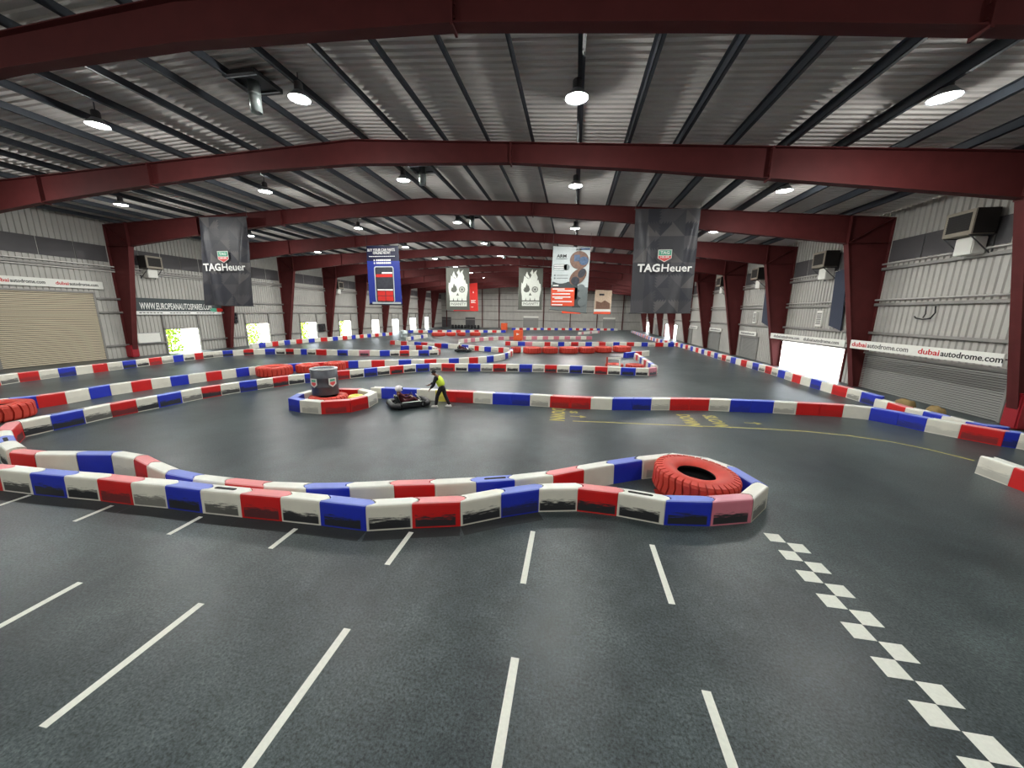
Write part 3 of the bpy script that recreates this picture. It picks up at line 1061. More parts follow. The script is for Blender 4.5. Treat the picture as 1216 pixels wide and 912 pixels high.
order = sorted(range(len(blocks)), key=lambda i: -blocks[i][6])
single = set(order[:300])
cnt = {}
seq = {}
for i in sorted(range(len(blocks)), key=lambda i: blocks[i][7]):
    r, c = blocks[i][0], blocks[i][1]
    seq[i] = cnt.get((r, c), 0)
    cnt[(r, c)] = seq[i] + 1
SLOTS = {('R1', 8), ('R1', 18), ('R2', 14), ('R3', 1)}
rowidx = {}
rest = MB()
rng = random.Random(3)
for i, (r, c, P0, P1, Q0, Q1, size, px) in enumerate(blocks):
    k = rowidx.get(r, 0)
    rowidx[r] = k + 1
    if i not in single:
        block_mesh(P0, P1, Q0, Q1, c, BULGE.get(r, .13), None, 0, rest)
        continue
    cen = (P0 + P1 + Q0 + Q1) / 4
    ang = math.atan2(P1.y - P0.y, P1.x - P0.x)
    mb = block_mesh(P0, P1, Q0, Q1, c, BULGE.get(r, .13), (cen.x, cen.y, 0), ang)
    o = mb.build('track_barrier', loc=(cen.x, cen.y, 0))
    o.rotation_euler = (0, 0, ang)
    s = SCUFF.get(r, .25)
    s = min(1, s * rng.uniform(.75, 1.25)) if s >= .8 else (s * rng.uniform(0, 2.2) if rng.random() < .7 else 0)
    o.color = (min(1, s), 0, 0, 1)
    only = cnt[(r, c)] == 1
    lab = ('only %s barrier block %s' % (CNAME[c], PHRASE[r])) if only else '%s %s barrier block from left %s' % (ORD[seq[i]], CNAME[c], PHRASE[r])
    tag(o, lab, 'track barrier', 'barrier blocks ' + PHRASE[r])
    if (r, k) in SLOTS:
        mb = MB()
        pr = [(-.2 + .04 * math.cos(a), .04 * math.sin(a)) for a in [PI / 2 + PI * j / 6 for j in range(7)]] + [(.2 + .04 * math.cos(a), .04 * math.sin(a)) for a in [-PI / 2 + PI * j / 6 for j in range(7)]]
        mb.prism(pr, HB - .01, HB + .003, 'slot')
        mb.build('handle_slot', o)
if rest.bm.verts:
    o = rest.build('track_barrier_rows')
    o.color = (.3, 0, 0, 1)
    tag(o, 'most distant red, white and blue barrier blocks in rows near the back wall', 'track barriers', kind='stuff')

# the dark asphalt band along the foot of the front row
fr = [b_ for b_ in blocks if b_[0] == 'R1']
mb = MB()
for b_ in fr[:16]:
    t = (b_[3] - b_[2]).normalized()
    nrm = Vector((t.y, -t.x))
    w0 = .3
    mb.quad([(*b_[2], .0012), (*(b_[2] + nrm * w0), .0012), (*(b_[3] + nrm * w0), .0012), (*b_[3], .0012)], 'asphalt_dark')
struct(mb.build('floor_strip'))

# ------------------------------------------------------------------ tyres


def tyre_mesh(R, h, lugs=26, m='tread', seg=52):
    mb = MB()
    ri = R * .46
    b = R - .07
    prof = [(ri, h * .3), (ri - .015, h * .2), (ri + .03, h * .1), (ri + .12, h * .02), (b - .14, 0), (b - .04, h * .07), (b, h * .2), (b, h * .8), (b - .04, h * .93), (b - .14, h), (ri + .16, h * .985), (ri + .1, h * .95), (ri + .03, h * .9), (ri - .015, h * .8)]
    mb.lathe(prof, m, seg)
    mb.lathe([(ri - .015, h * .8), (ri, h * .72), (ri + .1, h * .62), (R - .14, h * .6), (R - .14, h * .4), (ri + .1, h * .38), (ri, h * .3)], 'rubber', seg)
    mi = mb.slot(m)
    for k in range(lugs):
        a0 = 2 * PI * k / lugs
        w = 2 * PI / lugs * .76
        rows = []
        for (r, z, sk) in ((b - .1, h * .985, .0), (R - .03, h * .93, .0), (R, h * .82, .02), (R, h * .5, .06), (R, h * .18, .02), (R - .03, h * .07, 0), (b - .1, h * .015, 0)):
            rows.append([mb.bm.verts.new((r * math.cos(a0 + sk + w * j), r * math.sin(a0 + sk + w * j), z)) for j in (0, .5, 1)])
        inner = []
        for (r, z, sk) in ((b - .1, h * .95, .0), (b - .02, h * .5, .06), (b - .1, h * .05, 0)):
            inner.append([mb.bm.verts.new((r * math.cos(a0 + sk + w * j), r * math.sin(a0 + sk + w * j), z)) for j in (0, 1)])
        for a, c in zip(rows, rows[1:]):
            for j in (0, 1):
                mb.face([a[j], a[j + 1], c[j + 1], c[j]], mi)
        for j, jj in ((0, 0), (2, 1)):
            mb.face([rows[q][j] for q in range(4)] + [inner[1][jj], inner[0][jj]], mi)
            mb.face([rows[q][j] for q in range(3, 7)] + [inner[2][jj], inner[1][jj]], mi)
    return mb


def tyre(x, y, R, h, label, group=None, rot=None, z=0.0, lugs=26, m='tread'):
    o = tyre_mesh(R, h, lugs, m).build('painted_tyre' if m == 'tread' else 'rubber_tyre', loc=(x, y, z))
    o.rotation_euler = rot or (0, 0, 0)
    return tag(o, label, 'tyre', group)


tyre(2.85, 8.03, .885, .56, 'large red painted tyre lying inside the front barrier hairpin', rot=(math.radians(1), math.radians(3.0), .1), z=.07, lugs=36)
mb = MB()
mb.prism([(0, 0), (.32, 0), (.32, .09), (0, .03)], -.1, .1, 'tread', frame_mx((2.02, 7.95, 0), (1, 0, 0), (0, 0, 1)))
tag(mb.build('wedge_block', origin=(2.1, 7.95, 0)), 'small red wedge under the left side of the large red tyre', 'wedge')
tyre(-20.35, 8.95, .95, .6, 'red tyre cut by the left photo edge, between two barrier rows')
tyre(-18.19, 19.01, .98, .6, 'red tyre left of the drum, leftmost of the three behind the hairpin row')
tyre(-17.1, 20.5, .7, .55, 'red tyre behind the hairpin row, half hidden by the drum')
tyre(-15.85, 21.5, .68, .6, 'red tyre right behind the black drum top, ending at a blue block')
far_t = [(619.5, 642, 420.5), (642.5, 662, 420.3), (663, 686.7, 420.4), (687, 706, 420), (706, 727, 419.4), (728, 751.5, 418.8)]
for i, (a, c, yb) in enumerate(far_t):
    p = gz((a + c) / 2, yb)
    R = min(1.0, (gz(c, yb) - gz(a, yb)).length / 2)
    tyre(p.x, p.y + R, R - .01, .62, '%s red tyre from left in the far row of painted tyres' % ORD[i + 1], 'far row of red tyres', lugs=22)
p = gz(612, 419.6)
tyre(p.x - .05, p.y + .6, .52, .6, 'first red tyre from left in the far row of painted tyres', 'far row of red tyres', lugs=18)
for i, (a, c, yb) in enumerate([(509.7, 527, 399.3), (527.5, 539, 399.2), (540.6, 551, 399.1), (556, 569, 399)]):
    p = gz((a + c) / 2, yb)
    tyre(p.x, p.y + 1, min(1.2, (gz(c, yb) - gz(a, yb)).length / 2 - .02), .6, '%s dark red tyre from left in front of the most distant barrier row' % ORD[i], 'most distant red tyres', lugs=18)
p = gz(712, 409.5)
tyre(p.x, p.y - .9, .5, .5, 'small red tyre leaning by the far row behind the red tyres', lugs=16)
# flat tyre on the island carrying the drum
tyre(-10.26, 13.34, .77, .45, 'flat red tyre on the barrier island carrying the black drum')
mb = MB()
mb.lathe([(.15, .02), (.15, .42), (.2, .48), (.28, .46), (.33, .38), (.33, .04), (.28, 0), (.19, 0)], 'b_Y', 28, closed=True)
o = mb.build('yellow_tyre', loc=(-9.04, 13.45, 0))
tag(o, 'small yellow painted tyre on the island right of the drum', 'tyre')
p = gz(735, 443.4)
tyre(4.6, 27.1, .66, .42, 'flat orange red tyre inside the right tip of the hairpin row', lugs=20)
tyre(3.15, 27.2, .66, .4, 'flat orange red tyre left of the tip of the hairpin row', lugs=20)

# ------------------------------------------------------------------ drums, bollards


def drum(x, y, z, R, h, label, shields=True, m='barrel'):
    root = empty('metal_drum', (x, y, z), label, 'drum')
    mb = MB()
    prof = [(0, 0), (R, 0), (R, .03)]
    for f in (.33, .66):
        prof += [(R, h * f - .03), (R + .015, h * f), (R, h * f + .03)]
    prof += [(R, h - .02), (R - .03, h), (R - .04, h - .03), (0, h - .03)]
    mb.lathe(prof, m, 36)
    mb.build('body', root)
    mb = MB()
    mb.lathe([(R - .045, h - .035), (R + .012, h - .035), (R + .012, h + .012), (R - .045, h + .012)], 'barrel_rim', 36, closed=True)
    mb.build('rim', root)
    if shields:
        for a in (-1.74, -.36):
            mx = Matrix.Translation((math.cos(a) * (R + .02), math.sin(a) * (R + .02), h * .5)) @ frame_mx((0, 0, 0), (-math.sin(a), math.cos(a), 0), (0, 0, 1))
            mb = MB()
            mb.prism([(-.17, .19), (-.17, -.08), (0, -.2), (.17, -.08), (.17, .19)], 0, .008, 'sign_white', mx)
            mb.prism([(-.11, .03), (-.11, -.06), (0, -.14), (.11, -.06), (.11, .03)], .009, .013, 'logo_red', mx)
            mb.prism([(-.11, .05), (.11, .05), (.11, .14), (-.11, .14)], .009, .013, 'logo_green', mx)
            s = mb.build('shield_emblem', root)
            s['label'] = 'white shield sticker with red and green'
    return root


drum(-10.5, 13.5, .45, .53, 1.12, 'black metal drum with shield stickers standing on the flat red tyre')
p = gz(480, 403.8)
drum(p.x, p.y, 0, .48, 1.35, 'pale steel drum far off at the left end of the far barrier rows', False, 'duct')


def bollard(x, y, w, h, label, arr=True):
    root = empty('marker_bollard', (x, y, 0), label, 'marker')
    mb = MB()
    mb.box((-w / 2, -w / 2, 0), (w / 2, w / 2, h), 'bollard', bevel=.05)
    mb.build('body', root)
    if arr:
        mb = MB()
        mb.prism([(-w * .15, h * .5), (w * .2, h * .62), (-w * .15, h * .74)], 0, .01, 'sign_white', frame_mx((0, -w / 2 - .001, 0), (1, 0, 0), (0, 0, 1)))
        mb.build('arrow_mark', root)
    return root


bollard(-8.0, 52.6, 1.25, 1.5, 'orange box bollard with white arrow standing by the far red tyres')
bollard(-16.2, 84.0, 1.35, 1.6, 'orange box bollard far off before the back wall', False)
# white framed gate box on the hairpin tip
mb = MB()
for x0 in (2.45, 3.35):
    mb.box((x0, 26.0, 0), (x0 + .1, 26.1, .98), 'tread' if x0 < 3 else 'sign_white')
mb.box((2.55, 26.0, .86), (3.35, 26.1, .98), 'sign_white')
mb.box((2.55, 26.02, .3), (3.35, 26.08, .4), 'sign_white')
tag(mb.build('gate_stand', origin=(2.9, 26.05, 0)), 'small red and white frame stand inside the right tip of hairpin row', 'stand')

# ------------------------------------------------------------------ people


def skin_mesh(nodes, edges, m, name='figure', sub=1):
    """one continuous surface grown around a skeleton: nodes name -> (point, radius or (rx, ry))"""
    me = bpy.data.meshes.new(name)
    keys = list(nodes)
    ix = {k: i for i, k in enumerate(keys)}
    me.from_pydata([nodes[k][0] for k in keys], [(ix[a], ix[b_]) for a, b_ in edges], [])
    o = bpy.data.objects.new(name, me)
    COL.objects.link(o)
    md = o.modifiers.new('skin', 'SKIN')
    md.use_smooth_shade = True
    if not me.skin_vertices:
        bpy.context.view_layer.objects.active = o
        bpy.ops.mesh.customdata_skin_add() if hasattr(bpy.ops.mesh, 'customdata_skin_add') else None
    sv = me.skin_vertices[0].data
    for i, k in enumerate(keys):
        r = nodes[k][1]
        sv[i].radius = r if isinstance(r, tuple) else (r, r)
        sv[i].use_root = (i == 0)
    s = o.modifiers.new('sub', 'SUBSURF')
    s.levels = s.render_levels = sub
    bpy.context.view_layer.update()
    dg = bpy.context.evaluated_depsgraph_get()
    out = bpy.data.meshes.new_from_object(o.evaluated_get(dg))
    bpy.data.objects.remove(o)
    out.materials.clear()
    out.materials.append(M[m])
    for p_ in out.polygons:
        p_.use_smooth = True
    return out


def chain(*ks):
    return list(zip(ks, ks[1:]))


def hand(nodes, edges, wrist, w, d, side, tagname, curl=.35):
    """palm, four fingers and a thumb; d = pointing direction, side = direction of the thumb"""
    d, side = Vector(d).normalized(), Vector(side).normalized()
    nrm = d.cross(side)
    w = Vector(w)
    pk = tagname + 'palm'
    nodes[pk] = (w + d * .07, (.036, .022))
    edges.append((wrist, pk))
    for i, L in enumerate((.068, .078, .072, .056)):
        off = side * (.027 - .018 * i)
        a = w + d * .1 + off
        b_ = a + (d * math.cos(curl) + nrm * math.sin(curl)) * L * .55
        c = b_ + (d * math.cos(curl * 2.4) + nrm * math.sin(curl * 2.4)) * L * .5
        ka, kb, kc = ['%sf%d%s' % (tagname, i, q) for q in 'abc']
        nodes[ka] = (a, .0095)
        nodes[kb] = (b_, .0085)
        nodes[kc] = (c, .007)
        edges += [(pk, ka), (ka, kb), (kb, kc)]
    ta = w + d * .045 + side * .042
    tb = ta + (d + side * .6).normalized() * .04
    nodes[tagname + 't1'] = (ta, .0115)
    nodes[tagname + 't2'] = (tb, .009)
    edges += [(pk, tagname + 't1'), (tagname + 't1', tagname + 't2')]


def face(parent, c, fwd, up, s=1.0, skin='skin'):
    """eyes, nose, mouth and ears set on a head centred at c"""
    f, u = Vector(fwd).normalized(), Vector(up).normalized()
    u = (u - f * u.dot(f)).normalized()
    r = f.cross(u)
    mx = Matrix((r, u, -f)).transposed().to_4x4()
    mx.translation = c
    mb = MB()
    for sx in (-1, 1):
        t = bmesh.new()
        bmesh.ops.create_uvsphere(t, u_segments=10, v_segments=6, radius=.013 * s)
        mb.merge(t, mb.slot('sign_white'), mx @ Matrix.Translation((sx * .032 * s, .005 * s, -.083 * s)), True)
        t = bmesh.new()
        bmesh.ops.create_uvsphere(t, u_segments=8, v_segments=5, radius=.007 * s)
        mb.merge(t, mb.slot('hair'), mx @ Matrix.Translation((sx * .032 * s, .005 * s, -.092 * s)), True)
    mb.build('eyes', parent)
    mb = MB()
    mb.prism([(-.014 * s, -.035 * s), (.014 * s, -.035 * s), (.005 * s, .01 * s), (-.005 * s, .01 * s)], -.115 * s, -.085 * s, skin, mx)
    mb.build('nose', parent)
    mb = MB()
    mb.box((-.026 * s, -.066 * s, -.09 * s), (.026 * s, -.056 * s, -.08 * s), 'suit', mx)
    mb.build('mouth', parent)
    for sx in (-1, 1):
        mb = MB()
        mb.box((sx * .086 * s - .008, -.03 * s, -.012), (sx * .086 * s + .008, .03 * s, .02), skin, mx, bevel=.006)
        mb.build('ear', parent)


def marshal(loc):
    root = empty('person', loc, 'person in yellow hi-vis vest bending towards the kart, black hair and dark trousers', 'person')
    # faces -x, leaning; y- is the side towards the viewer (his left hand side)
    N = {'pelvis': (Vector((.02, 0, .9)), (.13, .10))}
    E_ = []
    N.update(spine=(Vector((-.05, 0, 1.06)), (.13, .10)), chest=(Vector((-.15, 0, 1.25)), (.15, .11)), neck=(Vector((-.245, 0, 1.37)), .052), jaw=(Vector((-.315, 0, 1.41)), .07), head=(Vector((-.335, 0, 1.475)), .092), crown=(Vector((-.325, 0, 1.53)), .062))
    E_ += chain('pelvis', 'spine', 'chest', 'neck', 'jaw', 'head', 'crown')
    for s, ankle, knee in ((-1, Vector((-.24, -.1, .08)), Vector((-.17, -.1, .49))), (1, Vector((.3, .1, .08)), Vector((.12, .1, .47)))):
        k = 'l' if s < 0 else 'r'
        N[k + 'hip'] = (Vector((.01, .095 * s, .86)), .092)
        N[k + 'knee'] = (knee, .06)
        N[k + 'calf'] = (knee.lerp(ankle, .4), .058)
        N[k + 'ankle'] = (ankle, .038)
        N[k + 'toe'] = (ankle + Vector((-.15, 0, -.045)), .032)
        E_ += chain('pelvis', k + 'hip', k + 'knee', k + 'calf', k + 'ankle', k + 'toe')
        sh = Vector((-.18, .19 * s, 1.3))
        el = Vector((-.27, .23 * s, .98)) if s < 0 else Vector((-.36, .22 * s, 1.04))
        wr = Vector((-.45, .16 * s, .8)) if s < 0 else Vector((-.58, .12 * s, .93))
        N[k + 'sh'] = (sh, .06)
        N[k + 'el'] = (el, .043)
        N[k + 'fore'] = (el.lerp(wr, .3), .04)
        N[k + 'wr'] = (wr, .027)
        E_ += chain('chest', k + 'sh', k + 'el', k + 'fore', k + 'wr')
        hand(N, E_, k + 'wr', wr, wr - el, (0, -s, .3), k)
    put_mesh(skin_mesh(N, E_, 'skin', sub=2), 'body', Matrix.Translation(loc), root)
    # clothes follow the body
    g = lambda k, d: (N[k][0], tuple(v + d for v in N[k][1]) if isinstance(N[k][1], tuple) else N[k][1] + d)
    T = {k: g(k, .022) for k in ('pelvis', 'lhip', 'lknee', 'lcalf', 'lankle', 'rhip', 'rknee', 'rcalf', 'rankle', 'spine')}
    T['spine'] = (N['pelvis'][0].lerp(N['spine'][0], .35), (.145, .115))
    put_mesh(skin_mesh(T, chain('pelvis', 'lhip', 'lknee', 'lcalf', 'lankle') + chain('pelvis', 'rhip', 'rknee', 'rcalf', 'rankle') + [('pelvis', 'spine')], 'trouser', sub=2), 'trousers', Matrix.Translation(loc), root)
    T = {k: g(k, .024) for k in ('chest', 'spine', 'lsh', 'lel', 'lfore', 'rsh', 'rel', 'rfore')}
    T['lw'] = (N['lel'][0].lerp(N['lwr'][0], .88), .04)
    T['rw'] = (N['rel'][0].lerp(N['rwr'][0], .88), .04)
    put_mesh(skin_mesh(T, [('chest', 'spine')] + chain('chest', 'lsh', 'lel', 'lfore', 'lw') + chain('chest', 'rsh', 'rel', 'rfore', 'rw'), 'shirt', sub=2), 'shirt', Matrix.Translation(loc), root)
    T = {'chest': (N['chest'][0], (.215, .18)), 'spine': (N['spine'][0], (.205, .175)), 'hem': (N['pelvis'][0] + Vector((0, 0, -.02)), (.2, .18)), 'ls': (Vector((-.185, -.14, 1.31)), .085), 'rs': (Vector((-.185, .14, 1.31)), .085)}
    v = put_mesh(skin_mesh(T, chain('chest', 'spine', 'hem') + [('chest', 'ls'), ('chest', 'rs')], 'vest', sub=2), 'vest', Matrix.Translation(loc), root)
    v['label'] = 'yellow high visibility vest'
    for k in 'lr':
        a = N[k + 'ankle'][0]
        mb = MB()
        mb.tube([a + Vector((.07, 0, -.035)), a + Vector((.02, 0, -.02)), a + Vector((-.09, 0, -.035)), a + Vector((-.19, 0, -.05))], [.035, .048, .044, .028], 'shoe', 10)
        mb.box((a.x - .21, a.y - .045, 0), (a.x + .09, a.y + .045, .03), 'shoe', bevel=.01)
        mb.build('shoe', root)
    mb = MB()
    t = bmesh.new()
    bmesh.ops.create_uvsphere(t, u_segments=16, v_segments=10, radius=.107)
    bmesh.ops.delete(t, geom=[q for q in t.verts if q.co.z < -.01 and q.co.x < .03 or q.co.z < -.06], context='VERTS')
    mb.merge(t, mb.slot('hair'), Matrix.Translation((-.325, 0, 1.487)) @ Matrix.Rotation(-.45, 4, 'Y'), True)
    mb.build('hair', root)
    face(root, Vector((-.335, 0, 1.465)), (-1, 0, -.5), (-.4, 0, 1))
    return root


marshal(Vector((-5.4, 14.05, 0)))


def kart(loc, ang, label):
    root = empty('racing_kart', loc, label, 'kart', 'karts on the track')

    def part(mb, name, lab=None):
        o = mb.build(name, root)
        if lab:
            o['label'] = lab
        return o
    mb = MB()                                     # floor tray and tubular frame
    mb.box((-.6, -.3, .05), (.62, .3, .07), 'bracket')
    for s in (-1, 1):
        mb.tube([(-.62, .3 * s, .09), (.1, .34 * s, .09), (.66, .2 * s, .09)], .018, 'bracket', 8)
    part(mb, 'chassis')
    for nm_, pts in (('rear_bumper', [(-.5, -.56, .17), (-.72, -.52, .17), (-.76, -.4, .17), (-.76, .4, .17), (-.72, .52, .17), (-.5, .56, .17)]), ('front_bumper', [(.5, -.55, .16), (.66, -.5, .16), (.75, -.3, .16), (.76, .3, .16), (.66, .5, .16), (.5, .55, .16)])):
        mb = MB()
        mb.tube(pts, .115, 'frame_black', 12)
        part(mb, nm_)
    for s in (-1, 1):
        mb = MB()
        mb.box((-.44, .4 * s - .14, .06), (.42, .4 * s + .15, .27), 'frame_black', bevel=.05)
        part(mb, 'side_pod')
        mb = MB()
        mb.box((-.4, .43 * s - .04, .272), (.36, .43 * s + .03, .28), 'silver')
        part(mb, 'pod_stripe')
    for x, w in ((-.52, .2), (.48, .13)):
        for s in (-1, 1):
            wr = empty_part('wheel', root, (x, (.5 - w / 2) * s, .135))
            mb = MB()
            mb.lathe([(.06, -w / 2), (.12, -w / 2), (.135, -w / 2 + .03), (.135, w / 2 - .03), (.12, w / 2), (.06, w / 2)], 'rubber', 20, Matrix.Rotation(PI / 2, 4, 'X'), closed=True)
            mb.build('tyre', wr)
            mb = MB()
            mb.lathe([(0, -w / 2 + .03), (.065, -w / 2 + .02), (.065, w / 2 - .02), (0, w / 2 - .03)], 'steel', 16, Matrix.Rotation(PI / 2, 4, 'X'))
            mb.build('rim', wr)
    mb = MB()
    mb.tube([(-.42, -.2, .1), (-.46, -.2, .3), (-.52, -.18, .52)], .03, 'frame_black', 8)
    mb.tube([(-.42, .2, .1), (-.46, .2, .3), (-.52, .18, .52)], .03, 'frame_black', 8)
    mb.box((-.46, -.2, .09), (-.05, .2, .13), 'frame_black', bevel=.015)
    mx = Matrix.Translation((-.53, 0, .32)) @ Matrix.Rotation(-.22, 4, 'Y')
    mb.box((-.02, -.2, -.2), (.02, .2, .22), 'frame_black', mx, bevel=.015)
    part(mb, 'seat')
    mb = MB()
    mb.box((-.42, .2, .12), (-.1, .36, .42), 'bracket', bevel=.02)
    mb.tube([(-.2, .3, .42), (-.3, .34, .48), (-.55, .34, .4)], .035, 'steel', 8)
    part(mb, 'engine')
    mb = MB()
    ringp = [(.16 + .0, .13 * math.cos(2 * PI * k / 20), .13 * math.sin(2 * PI * k / 20)) for k in range(21)]
    mx = Matrix.Translation((.06, 0, .47)) @ Matrix.Rotation(.55, 4, 'Y')
    mb.tube([mx @ Vector((0, q[1], q[2])) for q in ringp], .015, 'rubber', 8)
    mb.tube([mx @ Vector((0, 0, 0)), (.5, 0, .1)], .014, 'steel', 8)
    part(mb, 'steering_wheel')
    mb = MB()
    mx = Matrix.Translation((.42, 0, .36)) @ Matrix.Rotation(-.6, 4, 'Y')
    mb.box((-.02, -.11, -.14), (.01, .11, .16), 'sign_white', mx, bevel=.008)
    part(mb, 'number_panel', 'white front panel')
    root.rotation_euler = (0, 0, ang)
    return root


def empty_part(name, parent, loc):
    o = bpy.data.objects.new(name, None)
    COL.objects.link(o)
    o.parent = parent
    o.location = loc
    o.empty_display_size = .1
    return o


def driver(loc, ang, label):
    root = empty('person', loc, label, 'person', 'kart drivers')
    N = {'pelvis': (Vector((-.3, 0, .24)), (.13, .1))}
    E_ = []
    N.update(spine=(Vector((-.37, 0, .4)), (.125, .1)), chest=(Vector((-.42, 0, .56)), (.15, .11)), neck=(Vector((-.42, 0, .68)), .05), jaw=(Vector((-.39, 0, .735)), .065), head=(Vector((-.4, 0, .8)), .085), crown=(Vector((-.41, 0, .86)), .055))
    E_ += chain('pelvis', 'spine', 'chest', 'neck', 'jaw', 'head', 'crown')
    for s in (-1, 1):
        k = 'l' if s > 0 else 'r'
        N[k + 'hip'] = (Vector((-.22, .1 * s, .22)), .085)
        N[k + 'knee'] = (Vector((.17, .15 * s, .37)), .058)
        N[k + 'calf'] = (Vector((.29, .16 * s, .27)), .052)
        N[k + 'ankle'] = (Vector((.41, .17 * s, .13)), .036)
        N[k + 'toe'] = (Vector((.47, .17 * s, .18)), .03)
        E_ += chain('pelvis', k + 'hip', k + 'knee', k + 'calf', k + 'ankle', k + 'toe')
        N[k + 'sh'] = (Vector((-.4, .19 * s, .6)), .058)
        N[k + 'el'] = (Vector((-.2, .25 * s, .44)), .042)
        wr = Vector((.0, .155 * s, .47))
        N[k + 'wr'] = (wr, .027)
        E_ += chain('chest', k + 'sh', k + 'el', k + 'wr')
        hand(N, E_, k + 'wr', wr, (1, -.2 * s, .15), (.1, -s, .4), k, .7)
    for nm_, m_, dd, ks, ed in (('body', 'skin', 0, list(N), E_),
                                ('race_suit', 'suit', .013, ['pelvis', 'spine', 'chest'] + [a + b_ for a in 'lr' for b_ in ('hip', 'knee', 'calf', 'ankle', 'sh', 'el', 'wr')], None)):
        T = {q: (N[q][0], tuple(v + dd for v in N[q][1]) if isinstance(N[q][1], tuple) else N[q][1] + dd) for q in ks}
        ed = ed or [e for e in E_ if e[0] in T and e[1] in T]
        o = bpy.data.objects.new(nm_, skin_mesh(T, ed, m_, sub=2))
        COL.objects.link(o)
        o.parent = root
    for s in (-1, 1):
        mb = MB()
        mb.tube([(.36, .17 * s, .12), (.42, .17 * s, .13), (.5, .17 * s, .2)], [.04, .045, .03], 'shoe', 8)
        mb.build('shoe', root)
    mb = MB()
    t = bmesh.new()
    bmesh.ops.create_uvsphere(t, u_segments=24, v_segments=16, radius=.15)
    for v in t.verts:
        v.co.x *= 1.08
        if v.co.z < -.11:
            v.co.z = -.11
    mb.merge(t, mb.slot('helmet'), Matrix.Translation((-.4, 0, .8)), True)
    h = mb.build('helmet', root)
    mb = MB()
    t = bmesh.new()
    bmesh.ops.create_uvsphere(t, u_segments=24, v_segments=16, radius=.156)
    for v in t.verts:
        v.co.x *= 1.07
    bmesh.ops.delete(t, geom=[q for q in t.verts if q.co.x < .06 or q.co.z > .06 or q.co.z < -.045], context='VERTS')
    mb.merge(t, mb.slot('visor'), Matrix.Translation((-.4, 0, .8)), True)
    mb.build('visor', h)
    face(root, Vector((-.4, 0, .79)), (1, 0, 0), (0, 0, 1), .9)
    root.rotation_euler = (0, 0, ang)
    return root


K1 = Vector((-6.84, 13.9, 0))
kart(K1, .72, 'black racing kart stopped beside the marshal and the drum island')
driver(K1, .72, 'person in white helmet and maroon suit seated in the kart beside the marshal')
K2 = Vector((-11.1, 35.3, 0))
kart(K2, .1, 'small black kart far off in front of the far barrier row')
driver(K2, .1, 'person with helmet seated in the far kart before the far barrier row')
# ------------------------------------------------------------------ high-bay lamps
P_AREA, P_SPILL = 205, 180
LX = [-27.55, -17.4, -9.1, -.2, 9.25]
LYS = [-.5] + [(a + c) / 2 for a, c in zip(FY, FY[1:])]
LYS[1:3] = [11.75, 19.0]
cn = ['first', 'second', 'third', 'fourth', 'fifth']
HOUSE = REFL = LENSM = None


def lamp(x, y, label, lit=True):
    global HOUSE, REFL, LENSM
    z = roof(x) - (.53 if x > 5 else .78)
    root = empty('high_bay_lamp', (x, y, z), label, 'ceiling lamp', 'high-bay lamps under the roof')
    if True:
        mb = MB()
        mb.lathe([(0, .5), (.1, .5), (.13, .46), (.13, .26), (.16, .22), (0, .22)], 'bracket', 20)
        mb.tube([(0, 0, .49), (0, 0, .52 if x > 5 else .77 if abs((x + .1) / 1.83 - round((x + .1) / 1.83)) > .07 else .505)], .018, 'bracket', 8)
        HOUSE = mb.mesh('housing')
        mb = MB()
        mb.lathe([(.15, .22), (.2, .15), (.31, .03), (.34, .0), (.345, .02), (.21, .17), (.16, .23)], 'steel', 28, closed=True)
        REFL = mb.mesh('reflector')
        mb = MB()
        mb.lathe([(0, .005), (.3, .02), (.315, .028), (0, .04)], 'lens', 28)
        LENSM = mb.mesh('lens')
    for nm_, me in (('housing', HOUSE), ('reflector', REFL), ('lens', LENSM)):
        o = bpy.data.objects.new(nm_, me)
        COL.objects.link(o)
        o.parent = root
    for kind, pw, dz in (('AREA', P_AREA, -.02), ('POINT', P_SPILL, -.1)):
        ld = bpy.data.lights.new('lamp_light', kind)
        ld.energy = pw * (1.5 if kind == 'POINT' and x < -12 else 1)
        ld.color = (1, 1, .965)
        if kind == 'AREA':
            ld.shape = 'DISK'
            ld.size = .6
        else:
            ld.shadow_soft_size = .12
        lo = bpy.data.objects.new('lamp_light', ld)
        COL.objects.link(lo)
        lo.parent = root
        lo.location = (0, 0, dz)


for j, y in enumerate(LYS):
    for i, x in enumerate(LX):
        w = ['above the camera end', 'between nearest two portal frames', 'between second and third portal frames', 'between third and fourth portal frames'][j] if j < 4 else 'in %s bay from the camera' % ORD[j]
        lamp(x, y + (.5 if i == 4 and j < 3 else 0), '%s high-bay lamp from left %s' % (cn[i].capitalize(), w))

# ------------------------------------------------------------------ roof ventilator ducts


def vent(x, y, L, r, label):
    z = roof(x) - .04
    root = empty('roof_ventilator', (x, y, z), label, 'roof ventilator', 'ventilator ducts under the roof')
    mb = MB()
    s = .55
    for a in (-1, 1):
        mb.box((a * s - .04, -s, -.3), (a * s + .04, s, -.18), 'duct_dark')
        mb.box((-s, a * s - .04, -.3), (s, a * s + .04, -.18), 'duct_dark')
        mb.box((-s, a * (s - .1) - .02, -.31), (s, a * (s - .1) + .02, -.3), 'steel')
    mb.box((-s + .04, -s + .04, -.2), (s - .04, s - .04, -.18), 'duct_dark')
    mb.build('curb_frame', root)
    mb = MB()
    mb.lathe([(r, -.2), (r, -L), (r - .012, -L), (r - .012, -.22)], 'duct', 28, closed=True)
    mb.lathe([(r + .008, -.55), (r + .012, -.57), (r + .008, -.59)], 'duct', 28)
    mb.build('duct', root)
    mb = MB()
    mb.lathe([(0, -.4), (r - .013, -.4), (r - .013, -.38), (0, -.38)], 'duct_dark', 20)
    mb.build('damper', root)


